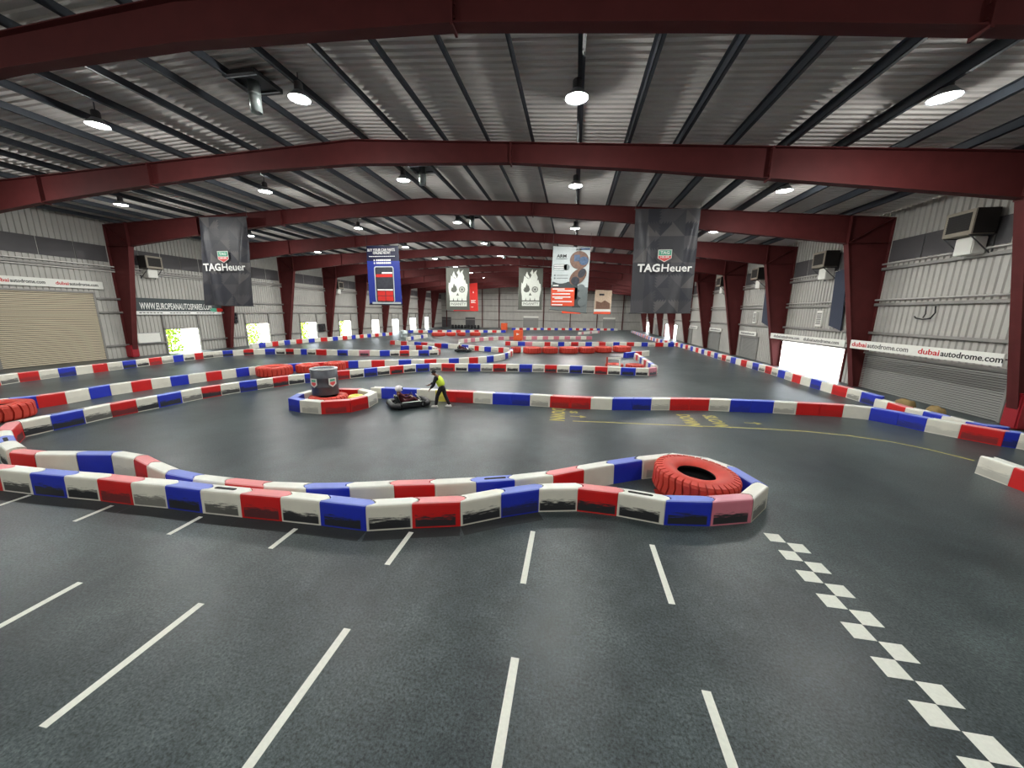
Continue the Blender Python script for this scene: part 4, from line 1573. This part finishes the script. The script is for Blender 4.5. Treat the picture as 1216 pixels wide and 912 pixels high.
vent(-10.6, 11.6, 1.1, .17, 'galvanised round roof duct between the nearest two portal frames')
vent(-7.9, 18.7, 1.0, .17, 'galvanised round roof duct between second and third portal frames')
vent(-7.9, 27.8, 1.0, .17, 'galvanised round roof duct between third and fourth portal frames')
vent(-8.6, 40.0 - 4.0, 1.0, .17, 'galvanised round roof duct in fourth bay')
vent(-8.6, 44.2, 1.0, .17, 'galvanised round roof duct in fifth bay from the front frame')

# ------------------------------------------------------------------ banners


def banner(name, Y, tl, tr, br, bl, label, pat, folds=(), nx=24, ny=36, rope=.35):
    """hanging cloth facing the camera end; corners (x, z); pat(u, v) -> material"""
    c = ((tl[0] + tr[0]) / 2, (tl[1] + tr[1]) / 2)
    root = empty(name, (c[0], Y, c[1]), label, 'banner', 'banners hanging from the roof')
    mb = MB()

    def P(u, v):
        top = (tl[0] + (tr[0] - tl[0]) * u, tl[1] + (tr[1] - tl[1]) * u)
        bot = (bl[0] + (br[0] - bl[0]) * u, bl[1] + (br[1] - bl[1]) * u)
        x, z = top[0] + (bot[0] - top[0]) * v, top[1] + (bot[1] - top[1]) * v
        d = .015 * math.sin(7 * u + 3 * v)
        for a0, a1, amp, w in folds:                              # crease from (u=a0, top) to (u=a1, bottom)
            d += amp * math.exp(-((u - (a0 + (a1 - a0) * v)) / w) ** 2) * min(1, 4 * v + .2)
        return Vector((x - c[0], -d, z - c[1]))
    V = [[mb.bm.verts.new(P(i / nx, j / ny)) for i in range(nx + 1)] for j in range(ny + 1)]
    for j in range(ny):
        for i in range(nx):
            q = [V[j][i], V[j][i + 1], V[j + 1][i + 1], V[j + 1][i]]
            m0 = pat((i + .5) / nx, (j + .5) / ny)
            if isinstance(m0, tuple):                             # two triangles, diagonal either way
                if m0[2]:
                    mb.face([q[0], q[1], q[2]], mb.slot(m0[0]), True)
                    mb.face([q[0], q[2], q[3]], mb.slot(m0[1]), True)
                else:
                    mb.face([q[0], q[1], q[3]], mb.slot(m0[0]), True)
                    mb.face([q[1], q[2], q[3]], mb.slot(m0[1]), True)
            else:
                mb.face(q, mb.slot(m0), True)
    mb.build('cloth', root, fix=False)
    mb = MB()
    for (a, b_) in ((tl, tr), (bl, br)):
        mb.tube([(a[0] - c[0] - .06, .03, a[1] - c[1]), (b_[0] - c[0] + .06, .03, b_[1] - c[1])], .03, 'bracket', 8)
    mb.build('hanging_rod', root)
    mb = MB()
    for q in (tl, tr):
        zt = roof(q[0]) - .2
        mb.tube([(q[0] - c[0], .03, q[1] - c[1]), (q[0] - c[0], .03, max(zt - c[1], q[1] - c[1] + .1))], .012, 'bracket', 6)
    mb.build('cord', root)
    W = ((tr[0] - tl[0]) + (br[0] - bl[0])) / 2
    H = ((tl[1] - bl[1]) + (tr[1] - br[1])) / 2
    return root, W, H


def tri_pat(n, seed, nx=24, ny=36):
    """big triangular facets in four greys: a triangle lattice sampled on the cloth grid"""
    rg = random.Random(seed)
    tab = {}

    def key(u, v):
        a, b_ = u * n, v * n * 1.6
        i, j = int(a), int(b_)
        fa, fb = a - i, b_ - j
        up = (fa + fb < 1) if (i + j) % 2 else (fa < fb)
        return (i, j, up)

    def f(u, v):
        k = key(u, v)
        if k not in tab:
            tab[k] = rg.choices(range(4), (5, 4, 2, 4))[0]
        return 'cloth%d' % tab[k]

    def g(u, v):
        du, dv = .25 / nx, .25 / ny
        i, j = int(u * n), int(v * n * 1.6)
        if (i + j) % 2:
            return (f(u - du, v - dv), f(u + du, v + dv), False)
        return (f(u + du, v - dv), f(u - du, v + dv), True)
    return g


def on_banner(root, x, z, lift=.045):
    return Matrix.Translation(root.location) @ frame_mx((x, -lift, z), (1, 0, 0), (0, 0, 1))


def flat_part(root, name, polys, m, lift=.04, d=.004):
    mb = MB()
    mx = frame_mx((0, -lift, 0), (1, 0, 0), (0, 0, 1))
    for p_ in polys:
        mb.prism(p_, 0, d, m, mx)
    return mb.build(name, root)


def watch_banner(Y, tl, tr, br, bl, label, seed, folds):
    root, W, H = banner('hanging_banner', Y, tl, tr, br, bl, label, tri_pat(5, seed), folds)
    zc = -H * .56
    xs0 = ((bl[0] + br[0]) - (tl[0] + tr[0])) / 2 * .55
    put_mesh(text_mesh('TAG', 'txt_white', W * .125, W * .36, .02), 'lettering', on_banner(root, xs0 - W * .24, zc, .16), root)
    put_mesh(text_mesh('Heuer', 'txt_white', W * .125, W * .48, .008), 'lettering', on_banner(root, xs0 + W * .195, zc, .16), root)
    s = W * .11
    z0 = -H * .44
    sh = lambda k: [(xs0 - s * k, z0 + s * .9 * k), (xs0 - s * k, z0 - s * .35 * k), (xs0, z0 - s * .9 * k), (xs0 + s * k, z0 - s * .35 * k), (xs0 + s * k, z0 + s * .9 * k)]
    e = flat_part(root, 'shield_emblem', [sh(1)], 'sign_white', .1)
    mb = MB()
    mx = frame_mx((0, -.108, 0), (1, 0, 0), (0, 0, 1))
    mb.prism([(xs0 - s * .9, z0 + s * .8), (xs0 - s * .9, z0 + s * .08), (xs0 + s * .9, z0 + s * .08), (xs0 + s * .9, z0 + s * .8)][::-1], 0, .004, 'logo_green', mx)
    mb.prism([(xs0 - s * .9, z0 + s * .0), (xs0 - s * .9, z0 - s * .33), (xs0, z0 - s * .8), (xs0 + s * .9, z0 - s * .33), (xs0 + s * .9, z0)], 0, .004, 'logo_red', mx)
    mb.build('shield_colour', e)
    t = put_mesh(text_mesh('TAG', 'txt_white', s * .42, s * 1.3, .004), 'shield_lettering', frame_mx((xs0, -.116, z0 + s * .44), (1, 0, 0), (0, 0, 1)))
    t.parent = e
    t = put_mesh(text_mesh('HEUER', 'txt_white', s * .26, s * 1.3, .002), 'shield_lettering', frame_mx((xs0, -.116, z0 - s * .2), (1, 0, 0), (0, 0, 1)))
    t.parent = e


FT = [(.04, .3, .17, .05), (.02, .12, -.1, .06), (.97, .72, .17, .05), (.99, .9, -.1, .06)]
watch_banner(22.9, (-26.6, 10.38), (-22.7, 10.3), (-23.06, 4.24), (-27.25, 4.28), 'large dark grey banner with shield and white lettering on the left side', 5, FT)
watch_banner(22.9, (3.24, 9.95), (6.76, 9.86), (6.8, 4.12), (3.36, 4.08), 'large dark grey banner with shield and white lettering right of centre', 11, [(.1, .34, .14, .04), (.93, .7, .16, .05), (.98, .92, -.08, .05)])

# blue car parts banner
root, W, H = banner('hanging_banner', 31.7, (-19.1, 9.87), (-15.93, 9.83), (-15.82, 4.58), (-19.13, 4.6), 'blue banner with white lettering and a phone picture left of centre', lambda u, v: 'navy' if v < .25 else ('navy' if v > .965 else 'blue'))
bx = lambda x0, y0, x1, y1: [((x0 - 365) / 420 * W, -(y1 - 130) / 700 * H), ((x1 - 365) / 420 * W, -(y1 - 130) / 700 * H), ((x1 - 365) / 420 * W, -(y0 - 130) / 700 * H), ((x0 - 365) / 420 * W, -(y0 - 130) / 700 * H)]
bl_ = lambda y: -(y - 130) / 700 * H
put_mesh(text_mesh('BUY YOUR CAR PARTS', 'txt_white', .24, 350 / 420 * W, .004), 'lettering', on_banner(root, -.12, bl_(180)), root)
put_mesh(text_mesh('ONLINE NOW!', 'txt_white', .24, 220 / 420 * W, .004), 'lettering', on_banner(root, -.08, bl_(213)), root)
flat_part(root, 'contact_line', [bx(190 + i * 24, 249, 190 + i * 24 + 18, 257) for i in range(14)] + [bx(280 + i * 24, y, 280 + i * 24 + 18, y + 20) for y in (287, 320) for i in range(8)] + [bx(248, y, 262, y + 18) for y in (289, 322)], 'txt_white')


def round_rect(x0, y0, x1, y1, r, bottom=True):
    out = []
    cs = [(x1 - r, y0 + r, -90), (x1 - r, y1 - r, 0), (x0 + r, y1 - r, 90), (x0 + r, y0 + r, 180)]
    for cx, cy, a0 in cs:
        for k in range(6):
            a = math.radians(a0 + 18 * k)
            out.append((cx + r * math.cos(a), cy + r * math.sin(a)))
    return [((x - 365) / 420 * W, -(y - 130) / 700 * H) for x, y in out][::-1]


ph = flat_part(root, 'phone_picture', [round_rect(246, 368, 497, 800, 28)], 'banner_light', .04)
for i, (polys, m_) in enumerate((([round_rect(258, 380, 486, 796, 18)], 'photo_dark'), ([bx(345, 438, 478, 456), bx(275, 640, 478, 656)], 'txt_white'), ([bx(268, 462, 478, 496), bx(275, 662, 374, 718), bx(382, 662, 478, 718), bx(275, 724, 374, 782), bx(382, 724, 478, 782)], 'banner_red'), ([bx(268, 505, 478, 628)], 'photo_dark'))):
    flat_part(root, 'screen_picture', polys, m_, .046 + .006 * i).parent = ph
flat_part(root, 'bottom_strip', [bx(198, 796, 573, 818)], 'banner_light')

# two skull banners
SK = [(183, 612), (180, 540), (170, 480), (166, 400), (172, 325), (188, 345), (200, 300), (212, 218), (236, 240), (232, 205), (255, 152), (268, 200), (292, 236), (288, 266), (306, 250), (322, 210), (300, 175), (335, 118), (345, 160), (350, 190), (365, 158), (405, 128), (390, 180), (415, 240), (408, 300), (425, 280), (445, 345), (462, 350), (468, 440), (455, 520), (447, 560), (447, 612)]


def skull(Y, tl, tr, br, bl, label):
    root, W, H = banner('hanging_banner', Y, tl, tr, br, bl, label, lambda u, v: 'skull_grey', nx=8, ny=12)
    f = lambda pts: [((x - 312) / 365 * W, -(y - 100) / 660 * H) for x, y in pts]
    e = flat_part(root, 'skull_emblem', [f(SK)[::-1], f([(183, 630), (450, 630), (450, 702), (183, 702)])[::-1]], 'skull_white', .04)
    dark = [f([(250, 335), (272, 380), (282, 372), (290, 400), (302, 440), (280, 475), (245, 484), (215, 470), (198, 430), (210, 438), (218, 400), (232, 410)])[::-1], f([(307, 488), (330, 532), (285, 532)])[::-1]]
    dark += [f([(x, 565), (x + 9, 614), (x - 9, 614)])[::-1] for x in (240, 306, 378)]
    dark += [f([(225, 222), (262, 262), (290, 272), (250, 240)])[::-1]]
    ring = lambda r, n=20: [(378 + r * math.cos(2 * PI * k / n), 437 + r * math.sin(2 * PI * k / n)) for k in range(n)]
    dark.append(f(ring(48))[::-1])
    flat_part(root, 'dark_marks', dark, 'skull_grey', .046).parent = e
    w = [f(ring(36))[::-1]]
    flat_part(root, 'wheel_mark', w, 'skull_white', .052).parent = e
    sp = []
    for k in range(4):
        a = PI * k / 4
        dx, dy = math.cos(a), math.sin(a)
        sp.append(f([(378 + dx * 34 - dy * 4, 437 + dy * 34 + dx * 4), (378 + dx * 34 + dy * 4, 437 + dy * 34 - dx * 4), (378 - dx * 34 + dy * 4, 437 - dy * 34 - dx * 4), (378 - dx * 34 - dy * 4, 437 - dy * 34 + dx * 4)]))
    flat_part(root, 'wheel_spokes', sp, 'skull_grey', .058).parent = e
    put_mesh(text_mesh('INSANITY', 'skull_grey', .34, 235 / 365 * W, .004), 'lettering', on_banner(root, (316 - 312) / 365 * W, -(667 - 100) / 660 * H, .05), root)


skull(47.7, (-17.25, 9.84), (-14.03, 9.82), (-14.0, 4.3), (-17.33, 4.3), 'grey banner with white flaming skull, left one beside the red banner')
skull(47.7, (-7.3, 9.75), (-4.15, 9.66), (-4.2, 4.45), (-7.36, 4.48), 'grey banner with white flaming skull, right one beside the pale banner')

# red banner behind the left skull
root, W, H = banner('hanging_banner', 72.0, (-24.2, 9.6), (-19.5, 9.85), (-19.35, 4.25), (-24.6, 4.25), 'plain red banner partly hidden behind the left skull banner', lambda u, v: 'banner_red', nx=8, ny=12)
flat_part(root, 'white_marks', [[(W * .28, -H * .34), (W * .33, -H * .34), (W * .3, -H * .26)]] + [[(W * .2, -H * y), (W * x, -H * y), (W * x, -H * (y - .02)), (W * .2, -H * (y - .02))] for x, y in ((.4, .62), (.36, .66), (.4, .7), (.3, .86))], 'txt_white')

# pale car service banner
root, W, H = banner('hanging_banner', 31.7, (-1.97, 9.54), (1.12, 9.41), (1.04, 4.05), (-2.08, 4.33), 'pale grey and orange banner with car pictures right of centre', lambda u, v: 'banner_light' if v < .6 else 'banner_mid', nx=12, ny=20)
f = lambda pts: [((x - 365) / 450 * W, -(y - 80) / 770 * H) for x, y in pts]
rc = lambda x0, y0, x1, y1: f([(x0, y1), (x1, y1), (x1, y0), (x0, y0)])
ell = lambda cx, cy, rx, ry, rot=0, n=24: f([(cx + rx * math.cos(2 * PI * k / n) * math.cos(rot) - ry * math.sin(2 * PI * k / n) * math.sin(rot), cy + rx * math.cos(2 * PI * k / n) * math.sin(rot) + ry * math.sin(2 * PI * k / n) * math.cos(rot)) for k in range(n)][::-1])
flat_part(root, 'dark_band', [rc(145, 490, 455, 700), rc(400, 560, 500, 800)], 'banner_dark', .032)
flat_part(root, 'pale_curve', [ell(250, 440, 120, 72)], 'banner_light', .038)
o1 = flat_part(root, 'orange_panel', [rc(136, 565, 424, 785)], 'orange', .044)
flat_part(root, 'text_bar', [rc(x0, y - 7, x1, y + 7) for x0, x1, y in ((150, 300, 578), (210, 410, 600), (150, 370, 637), (150, 375, 675), (180, 280, 692), (150, 395, 730), (145, 280, 770), (155, 222, 535))], 'txt_white', .052)
flat_part(root, 'car_picture', [ell(462, 235, 112, 105)], 'photo_brown', .046)
flat_part(root, 'car_picture', [ell(455, 430, 120, 78, -.75)], 'photo_brown', .05)
flat_part(root, 'car_body', [ell(515, 245, 55, 50), rc(400, 175, 470, 250)], 'photo_blue', .054)
flat_part(root, 'engine_picture', [ell(425, 480, 52, 50), ell(500, 390, 40, 60, .6)], 'photo_dark', .056)
flat_part(root, 'stripe', [rc(470, 95, 585, 120)], 'photo_blue', .044)
flat_part(root, 'pill', [rc(155, 282, 315, 350), ell(315, 316, 35, 34)], 'banner_mid', .044)
flat_part(root, 'pill_bar', [rc(160, y, 280, y + 10) for y in (290, 312, 334)], 'txt_white', .05)
flat_part(root, 'contact_line', [rc(195, y, 335, y + 8) for y in (410, 444)] + [ell(172, y + 4, 11, 11) for y in (410, 444)] + [rc(180, 216, 320, 222)], 'banner_mid', .046)
flat_part(root, 'scallop', [ell(505, 640, 45, 45), ell(512, 740, 45, 50), ell(500, 560, 45, 40)], 'banner_mid', .05)
put_mesh(text_mesh('ARM', 'txt_black', .26, 118 / 450 * W, .006), 'lettering', on_banner(root, (250 - 365) / 450 * W, -(188 - 80) / 770 * H), root)
put_mesh(text_mesh('ARM', 'txt_black', .2, 60 / 450 * W, .006), 'lettering', on_banner(root, (450 - 365) / 450 * W, -(113 - 80) / 770 * H, .06), root)

# small far banners
root, W, H = banner('hanging_banner', 72.0, (3.86, 8.55), (7.0, 8.42), (6.95, 4.0), (3.8, 3.97), 'small beige picture banner left of the right dark banner', lambda u, v: 'photo_beige' if v < .8 else ('sign_white' if v < .88 else 'orange'), nx=8, ny=20)
flat_part(root, 'picture', [[(-W * .42, -H * .78), (W * .42, -H * .78), (W * .42, -H * .55), (W * .1, -H * .42), (-W * .1, -H * .52), (-W * .42, -H * .45)]], 'photo_brown', .04)
flat_part(root, 'picture_mark', [[(-W * .25, -H * .22), (W * .05, -H * .22), (W * .05, -H * .15), (-W * .25, -H * .15)]], 'photo_dark', .04)
banner('hanging_banner', 72.0, (-2.4, 8.6), (1.2, 8.5), (1.25, 4.0), (-2.35, 4.05), 'far orange banner peeking out below the pale car banner', lambda u, v: 'orange', nx=6, ny=8)

# ------------------------------------------------------------------ wall signs


def wall_frame(side, y, z, lift):
    if side < 0:
        return frame_mx((XL + lift, y, z), (0, 1, 0), (0, 0, 1))
    return frame_mx((XR - lift, y, z), (0, -1, 0), (0, 0, 1))


def sign(side, y0, y1, z0, z1, label, texts, m='sign_white', lift=.17, faded=False):
    yc, zc = (y0 + y1) / 2, (z0 + z1) / 2
    x = XL + lift if side < 0 else XR - lift
    root = empty('sign_board', (x, yc, zc), label, 'sign', None)
    mb = MB()
    mb.box((-.03, y0 - yc, z0 - zc), (.03, y1 - yc, z1 - zc), m, bevel=.008)
    mb.build('board', root)
    for y in (y0 + .3, yc, y1 - .3):
        mb = MB()
        xa, xb = sorted((0, (XL + .03 - x) if side < 0 else (XR - .03 - x)))
        mb.box((xa, y - yc - .02, -.03), (xb, y - yc + .02, .03), 'girt')
        mb.build('bracket', root)
    for s, yy, hh, ww, m_, bold in texts:
        mx = wall_frame(side, yy, zc, lift + .034)
        put_mesh(text_mesh(s, m_, hh, ww, bold), 'lettering', mx, root)
    return root, yc, zc


def web_name(side, y, span, hh, m1='txt_red', m2='txt_black'):
    """the two-tone web address, centred at y"""
    d = 1 if side < 0 else -1                                     # reading direction along y
    w1, w2 = span * .292, span * .69
    a = y - d * span / 2
    return [('dubai', a + d * w1 / 2, hh, w1, m1, .006), ('autodrome.com', a + d * (span - w2 / 2), hh * 1.0, w2, m2, .006)]


XS = 15.75                                                        # the long boards hang on the inner faces of the columns
y_a, y_b = gx(1091, 418, XS).y, gx(1193, 428, XS).y
y_c, y_d = gx(1012, 411, XS).y, gx(1079, 418, XS).y
sign(1, 15.9, 23.4, 2.27, 2.74, 'long white sign with red and black web address above the nearest right shutter', web_name(1, (y_a + y_b) / 2, abs(y_a - y_b), .25) + web_name(1, (y_c + y_d) / 2, abs(y_c - y_d), .25, 'txt_red', 'txt_grey'), lift=XR - XS)
sign(1, 23.85, 31.95, 2.27, 2.68, 'white web address sign above the bright right opening', web_name(1, 26.0, 3.4, .22, 'txt_grey', 'txt_grey') + web_name(1, 29.8, 3.3, .22, 'txt_grey', 'txt_grey'), lift=XR - XS)
for y0, y1, l in ((36.2, 39.6, 'small white sign above the second right shutter'), (44.2, 47.8, 'small white sign above the third right shutter'), (52.2, 55.7, 'small white sign above the fourth right shutter')):
    sign(1, y0, y1, 2.16, 2.54, l, web_name(1, (y0 + y1) / 2, (y1 - y0) * .8, .2, 'txt_grey', 'txt_grey'))
sign(-1, 15.95, 22.65, 5.38, 5.94, 'long white web address sign above the big beige shutter on left wall', web_name(-1, 18.4, 2.3, .23) + web_name(-1, 21.2, 2.3, .23))
root, yc, zc = sign(-1, 24.1, 31.9, 3.45, 4.85, 'long dark sign with white web address on the left wall behind the banner', [('WWW.EUROPEANAUTOSPARES.COM', 27.85, .56, 6.1, 'txt_white', .01)], 'banner_dark', .2)
mb = MB()
mb.box((.031, -3.85, -.68), (.036, 3.85, -.4), 'txt_white')
mb.build('lower_strip', root)
mb = MB()
for i in range(26):
    y = -3.6 + i * .26
    if i % 9 not in (0, 8):
        mb.box((.037, y, -.57), (.041, y + .18, -.5), 'txt_black')
mb.build('small_print', root)
mb = MB()
for y0, m_ in ((3.15, 'logo_green'), (3.6, 'banner_red')):
    t = bmesh.new()
    bmesh.ops.create_uvsphere(t, u_segments=14, v_segments=8, radius=1)
    for v in t.verts:
        v.co = Vector((.036 + max(0, v.co.x) * .006, y0 + v.co.y * .45, -.25 + v.co.z * .2))
    mb.merge(t, mb.slot(m_))
mb.build('car_picture', root)
o = empty('rolled_banner', (XL + .3, 25.0, 1.5), 'pale rolled panel fixed to the left wall beside the first doorway', 'wall panel')
mb = MB()
mb.box((-.1, -.85, -.4), (.02, .85, .4), 'sign_white', bevel=.03)
mb.build('panel', o)
mb = MB()
for z in (-.42, .4):
    mb.tube([(-.04, -.95, z), (-.04, .95, z)], .035, 'steel', 8)
mb.build('rail', o)

# ------------------------------------------------------------------ air coolers on brackets


def cooler(side, y, z, label, w=1.25, h=1.0, dep=.95, chute=False):
    xw = XL + .05 if side < 0 else XR - .05
    s = 1 if side < 0 else -1
    root = empty('air_cooler', (xw, y, z), label, 'air cooler', 'air coolers on the walls')
    mb = MB()

    def bxx(x0, x1, y0, y1, z0, z1, m, bv=0):
        a, c = sorted((s * x0, s * x1))
        mb.box((a, y0, z0), (c, y1, z1), m, bevel=bv)
    bxx(.12, dep, -w / 2, w / 2, 0, h, 'ac', .03)
    mb.build('housing', root)
    mb = MB()
    bxx(dep, dep + .01, -w * .38, w * .38, h * .16, h * .86, 'ac_dark')
    for k in range(9):
        zz = h * (.18 + .08 * k)
        bxx(dep + .01, dep + .025, -w * .38, w * .38, zz, zz + .02, 'ac_dark')
    mb.build('grille', root)
    mb = MB()
    a, c = -w / 2 - .01, -w / 2
    bxx(.14, dep * .98, a, c, .02, h * .98, 'ac_dark')  # plain dark plate covering the whole near side
    mb.build('side_panel', root)
    mb = MB()
    for yy in (-w * .42, w * .42):
        mb = MB()
        bxx(0, dep, yy - .025, yy + .025, -.05, 0, 'bracket')
        mb.tube([(s * dep * .95, yy, -.03), (s * .03, yy, -.8)], .025, 'bracket', 6)
        bxx(0, .05, yy - .025, yy + .025, -.85, 0, 'bracket')
        mb.build('bracket', root)
    mb = MB()
    bxx(.1, .6, -w * .3, w * .3, -.75, -.05, 'sign_white' if not chute else 'ac', .03)
    mb.build('outlet_box', root)
    return root


cooler(1, 18.9, 7.4, 'beige air cooler high on right wall near right photo edge')
cooler(1, 27.7, 7.2, 'beige air cooler high on right wall above the bright opening')
cooler(1, 36.3, 7.2, 'beige air cooler high on right wall, third from the camera')
cooler(1, 44.5, 7.2, 'beige air cooler high on right wall, fourth from the camera')
cooler(-1, 25.9, 7.3, 'dark shaded air cooler high on left wall beside the left dark banner')
cooler(-1, 50.8, 7.3, 'far air cooler high on left wall beyond the fifth portal frame')
for y, l in ((26.35, 'slate canvas sheet hanging on right wall below the second cooler'), (34.95, 'slate canvas sheet hanging on right wall below the third cooler')):
    mb = MB()
    mb.prism([(-.7, 0), (.45, .3), (.7, 3.7), (-.3, 3.8)], 0, .05, 'blue_tarp', frame_mx((XR - .26, y, 3.15), (0, 1, 0), (0, 0, 1)))
    mb.box((XR - .26, y - .3, 6.92), (XR - .15, y + .6, 6.98), 'bracket')
    tag(mb.build('canvas_sheet', origin=(XR - .26, y, 3.15)), l, 'canvas sheet')
for y, l in ((27.95, 'small white vent box on right wall beside the canvas sheet'), (36.9, 'small white vent box on right wall, the farther one')):
    mb = MB()
    mb.box((XR - .22, y - .3, 3.35), (XR - .04, y + .3, 4.4), 'sign_white', bevel=.02)
    for k in range(8):
        mb.box((XR - .235, y - .22, 3.5 + k * .1), (XR - .22, y + .22, 3.55 + k * .1), 'ac_dark')
    tag(mb.build('wall_vent', origin=(XR - .13, y, 3.8)), l, 'vent')
mb = MB()
X0 = XR - .2
mb.tube([(X0, 20.45, 4.56), (X0, 20.4, 4.2), (X0, 20.5, 4.02)], .022, 'rubber', 6)
mb.tube([(X0, 20.0, 4.56), (X0, 19.95, 4.25), (X0, 20.1, 4.02), (X0, 20.35, 3.95)], .03, 'rubber', 6)
mb.tube([(X0, 20.1, 3.99), (X0, 20.5, 3.94), (X0, 20.85, 4.0), (X0, 20.95, 4.08)], .03, 'rubber', 6)
tag(mb.build('hanging_cable', origin=(X0, 20.4, 4.5)), 'dark cable loops hanging on the right wall above the long white sign', 'cable')

# signal lights and boxes on the left wall
root = empty('traffic_light', (XL + .14, 33.4, 2.5), 'black three lamp traffic light on left wall before the second doorway', 'traffic light')
mb = MB()
mb.box((-.1, -.2, 0), (.12, .2, 1.15), 'frame_black', bevel=.03)
mb.build('housing', root)
for z in (.2, .57, .94):
    mb = MB()
    mb.lathe([(0, .0), (.13, 0), (.13, .03), (0, .05)], 'visor', 16, Matrix.Translation((.12, 0, z)) @ Matrix.Rotation(PI / 2, 4, 'Y'))
    mb.build('lamp', root)
p0 = gx(380, 391, XL)
root = empty('electrical_box', (XL + .2, p0.y, 1.0), 'black box hung on the left wall beside the third doorway', 'box')
mb = MB()
mb.box((-.14, -.8, 0), (.15, .8, 1.1), 'frame_black', bevel=.04)
mb.build('housing', root)
mb = MB()
mb.lathe([(.36, 0), (.4, .03), (.36, .05)], 'bracket', 20, Matrix.Translation((.15, 0, .55)) @ Matrix.Rotation(PI / 2, 4, 'Y'))
mb.build('fan_ring', root)

# sand bags behind the right wall row
for i, (x, y, r) in enumerate(((14.6, 17.9, .3), (14.75, 16.7, -.2))):
    mb = MB()
    t = bmesh.new()
    bmesh.ops.create_uvsphere(t, u_segments=18, v_segments=10, radius=1)
    for v in t.verts:
        sx = abs(v.co.x) ** .6 * (1 if v.co.x > 0 else -1)
        sy = abs(v.co.y) ** .6 * (1 if v.co.y > 0 else -1)
        v.co = Vector((sx * .2, sy * .34, (v.co.z + 1) * .25 + .03 * math.sin(9 * v.co.y)))
        v.co.z = max(0, v.co.z - .02)
    mb.merge(t, mb.slot('sand'), None, True)
    o = mb.build('sand_bag', loc=(x, y, 0))
    o.rotation_euler = (0, 0, r)
    tag(o, ('farther' if i == 0 else 'nearer') + ' tan sand bag lying between right wall row and the shutter', 'sand bag')
# low black tyre line before the back wall
for i in range(9):
    a = gz(527 + i * 4.6, 391)
    o = tyre_mesh(.33, .9, 12, 'rubber', 20).build('rubber_tyre', loc=(a.x, 87.2, 0))
    tag(o, '%s black tyre from left in low line before the back wall' % ORD[i], 'tyre', 'black tyres before the back wall')

# ------------------------------------------------------------------ outside the doorways
def shrub(x, y, w, d, h, label, seed):
    rg = random.Random(seed)
    mb = MB()
    for i in range(900):
        u, v, t = rg.uniform(-1, 1), rg.uniform(-1, 1), rg.random()
        p = Vector((u * d / 2, v * w / 2, t * h))
        p *= 1
        s = rg.uniform(.08, .17)
        a = Vector((rg.uniform(-1, 1), rg.uniform(-1, 1), rg.uniform(-.3, 1))).normalized()
        b_ = a.orthogonal().normalized()
        c = a.cross(b_)
        mb.quad([p - b_ * s, p + c * s * .6, p + b_ * s, p - c * s * .6], 'leaf')
    mb.tube([(0, 0, 0), (0, 0, h * .6)], .05, 'photo_brown', 6)
    tag(mb.build('shrub', loc=(x, y, -.04), fix=False), label, 'shrub', 'shrubs outside the left doorways')


for i, (pa, pc, py) in enumerate(((193, 213, 405), (291, 308, 398), (355, 365, 394), (401, 406, 390))):
    a, c = gx(pa, py, XL - 1.5), gx(pc, py, XL - 1.5)
    shrub(XL - 1.6, (a.y + c.y) / 2, abs(c.y - a.y), 1.2, 3.2, 'bright green shrub seen through the %s left doorway' % ORD[i], i)

# ------------------------------------------------------------------ daylight
sun = bpy.data.lights.new('sun', 'SUN')
sun.energy = 30
sun.angle = .01
sun.color = (1, .95, .87)
so = bpy.data.objects.new('sun', sun)
COL.objects.link(so)
so.rotation_euler = Vector((.52, .12, -.85)).to_track_quat('-Z', 'Y').to_euler()
w = bpy.data.worlds.new('world')
w.use_nodes = True
SC.world = w
bg = w.node_tree.nodes['Background']
bg.inputs[0].default_value = (.86, .93, 1, 1)
bg.inputs[1].default_value = 6.0

SC.view_settings.view_transform = 'Standard'
SC.view_settings.look = 'None'
SC.view_settings.exposure = 0.45
SC.view_settings.gamma = 1.0
SC.view_settings.use_curve_mapping = False
SC.cycles.use_denoising = True
SC.cycles.max_bounces = 6
SC.cycles.diffuse_bounces = 4
SC.cycles.glossy_bounces = 3
SC.cycles.sample_clamp_indirect = 3
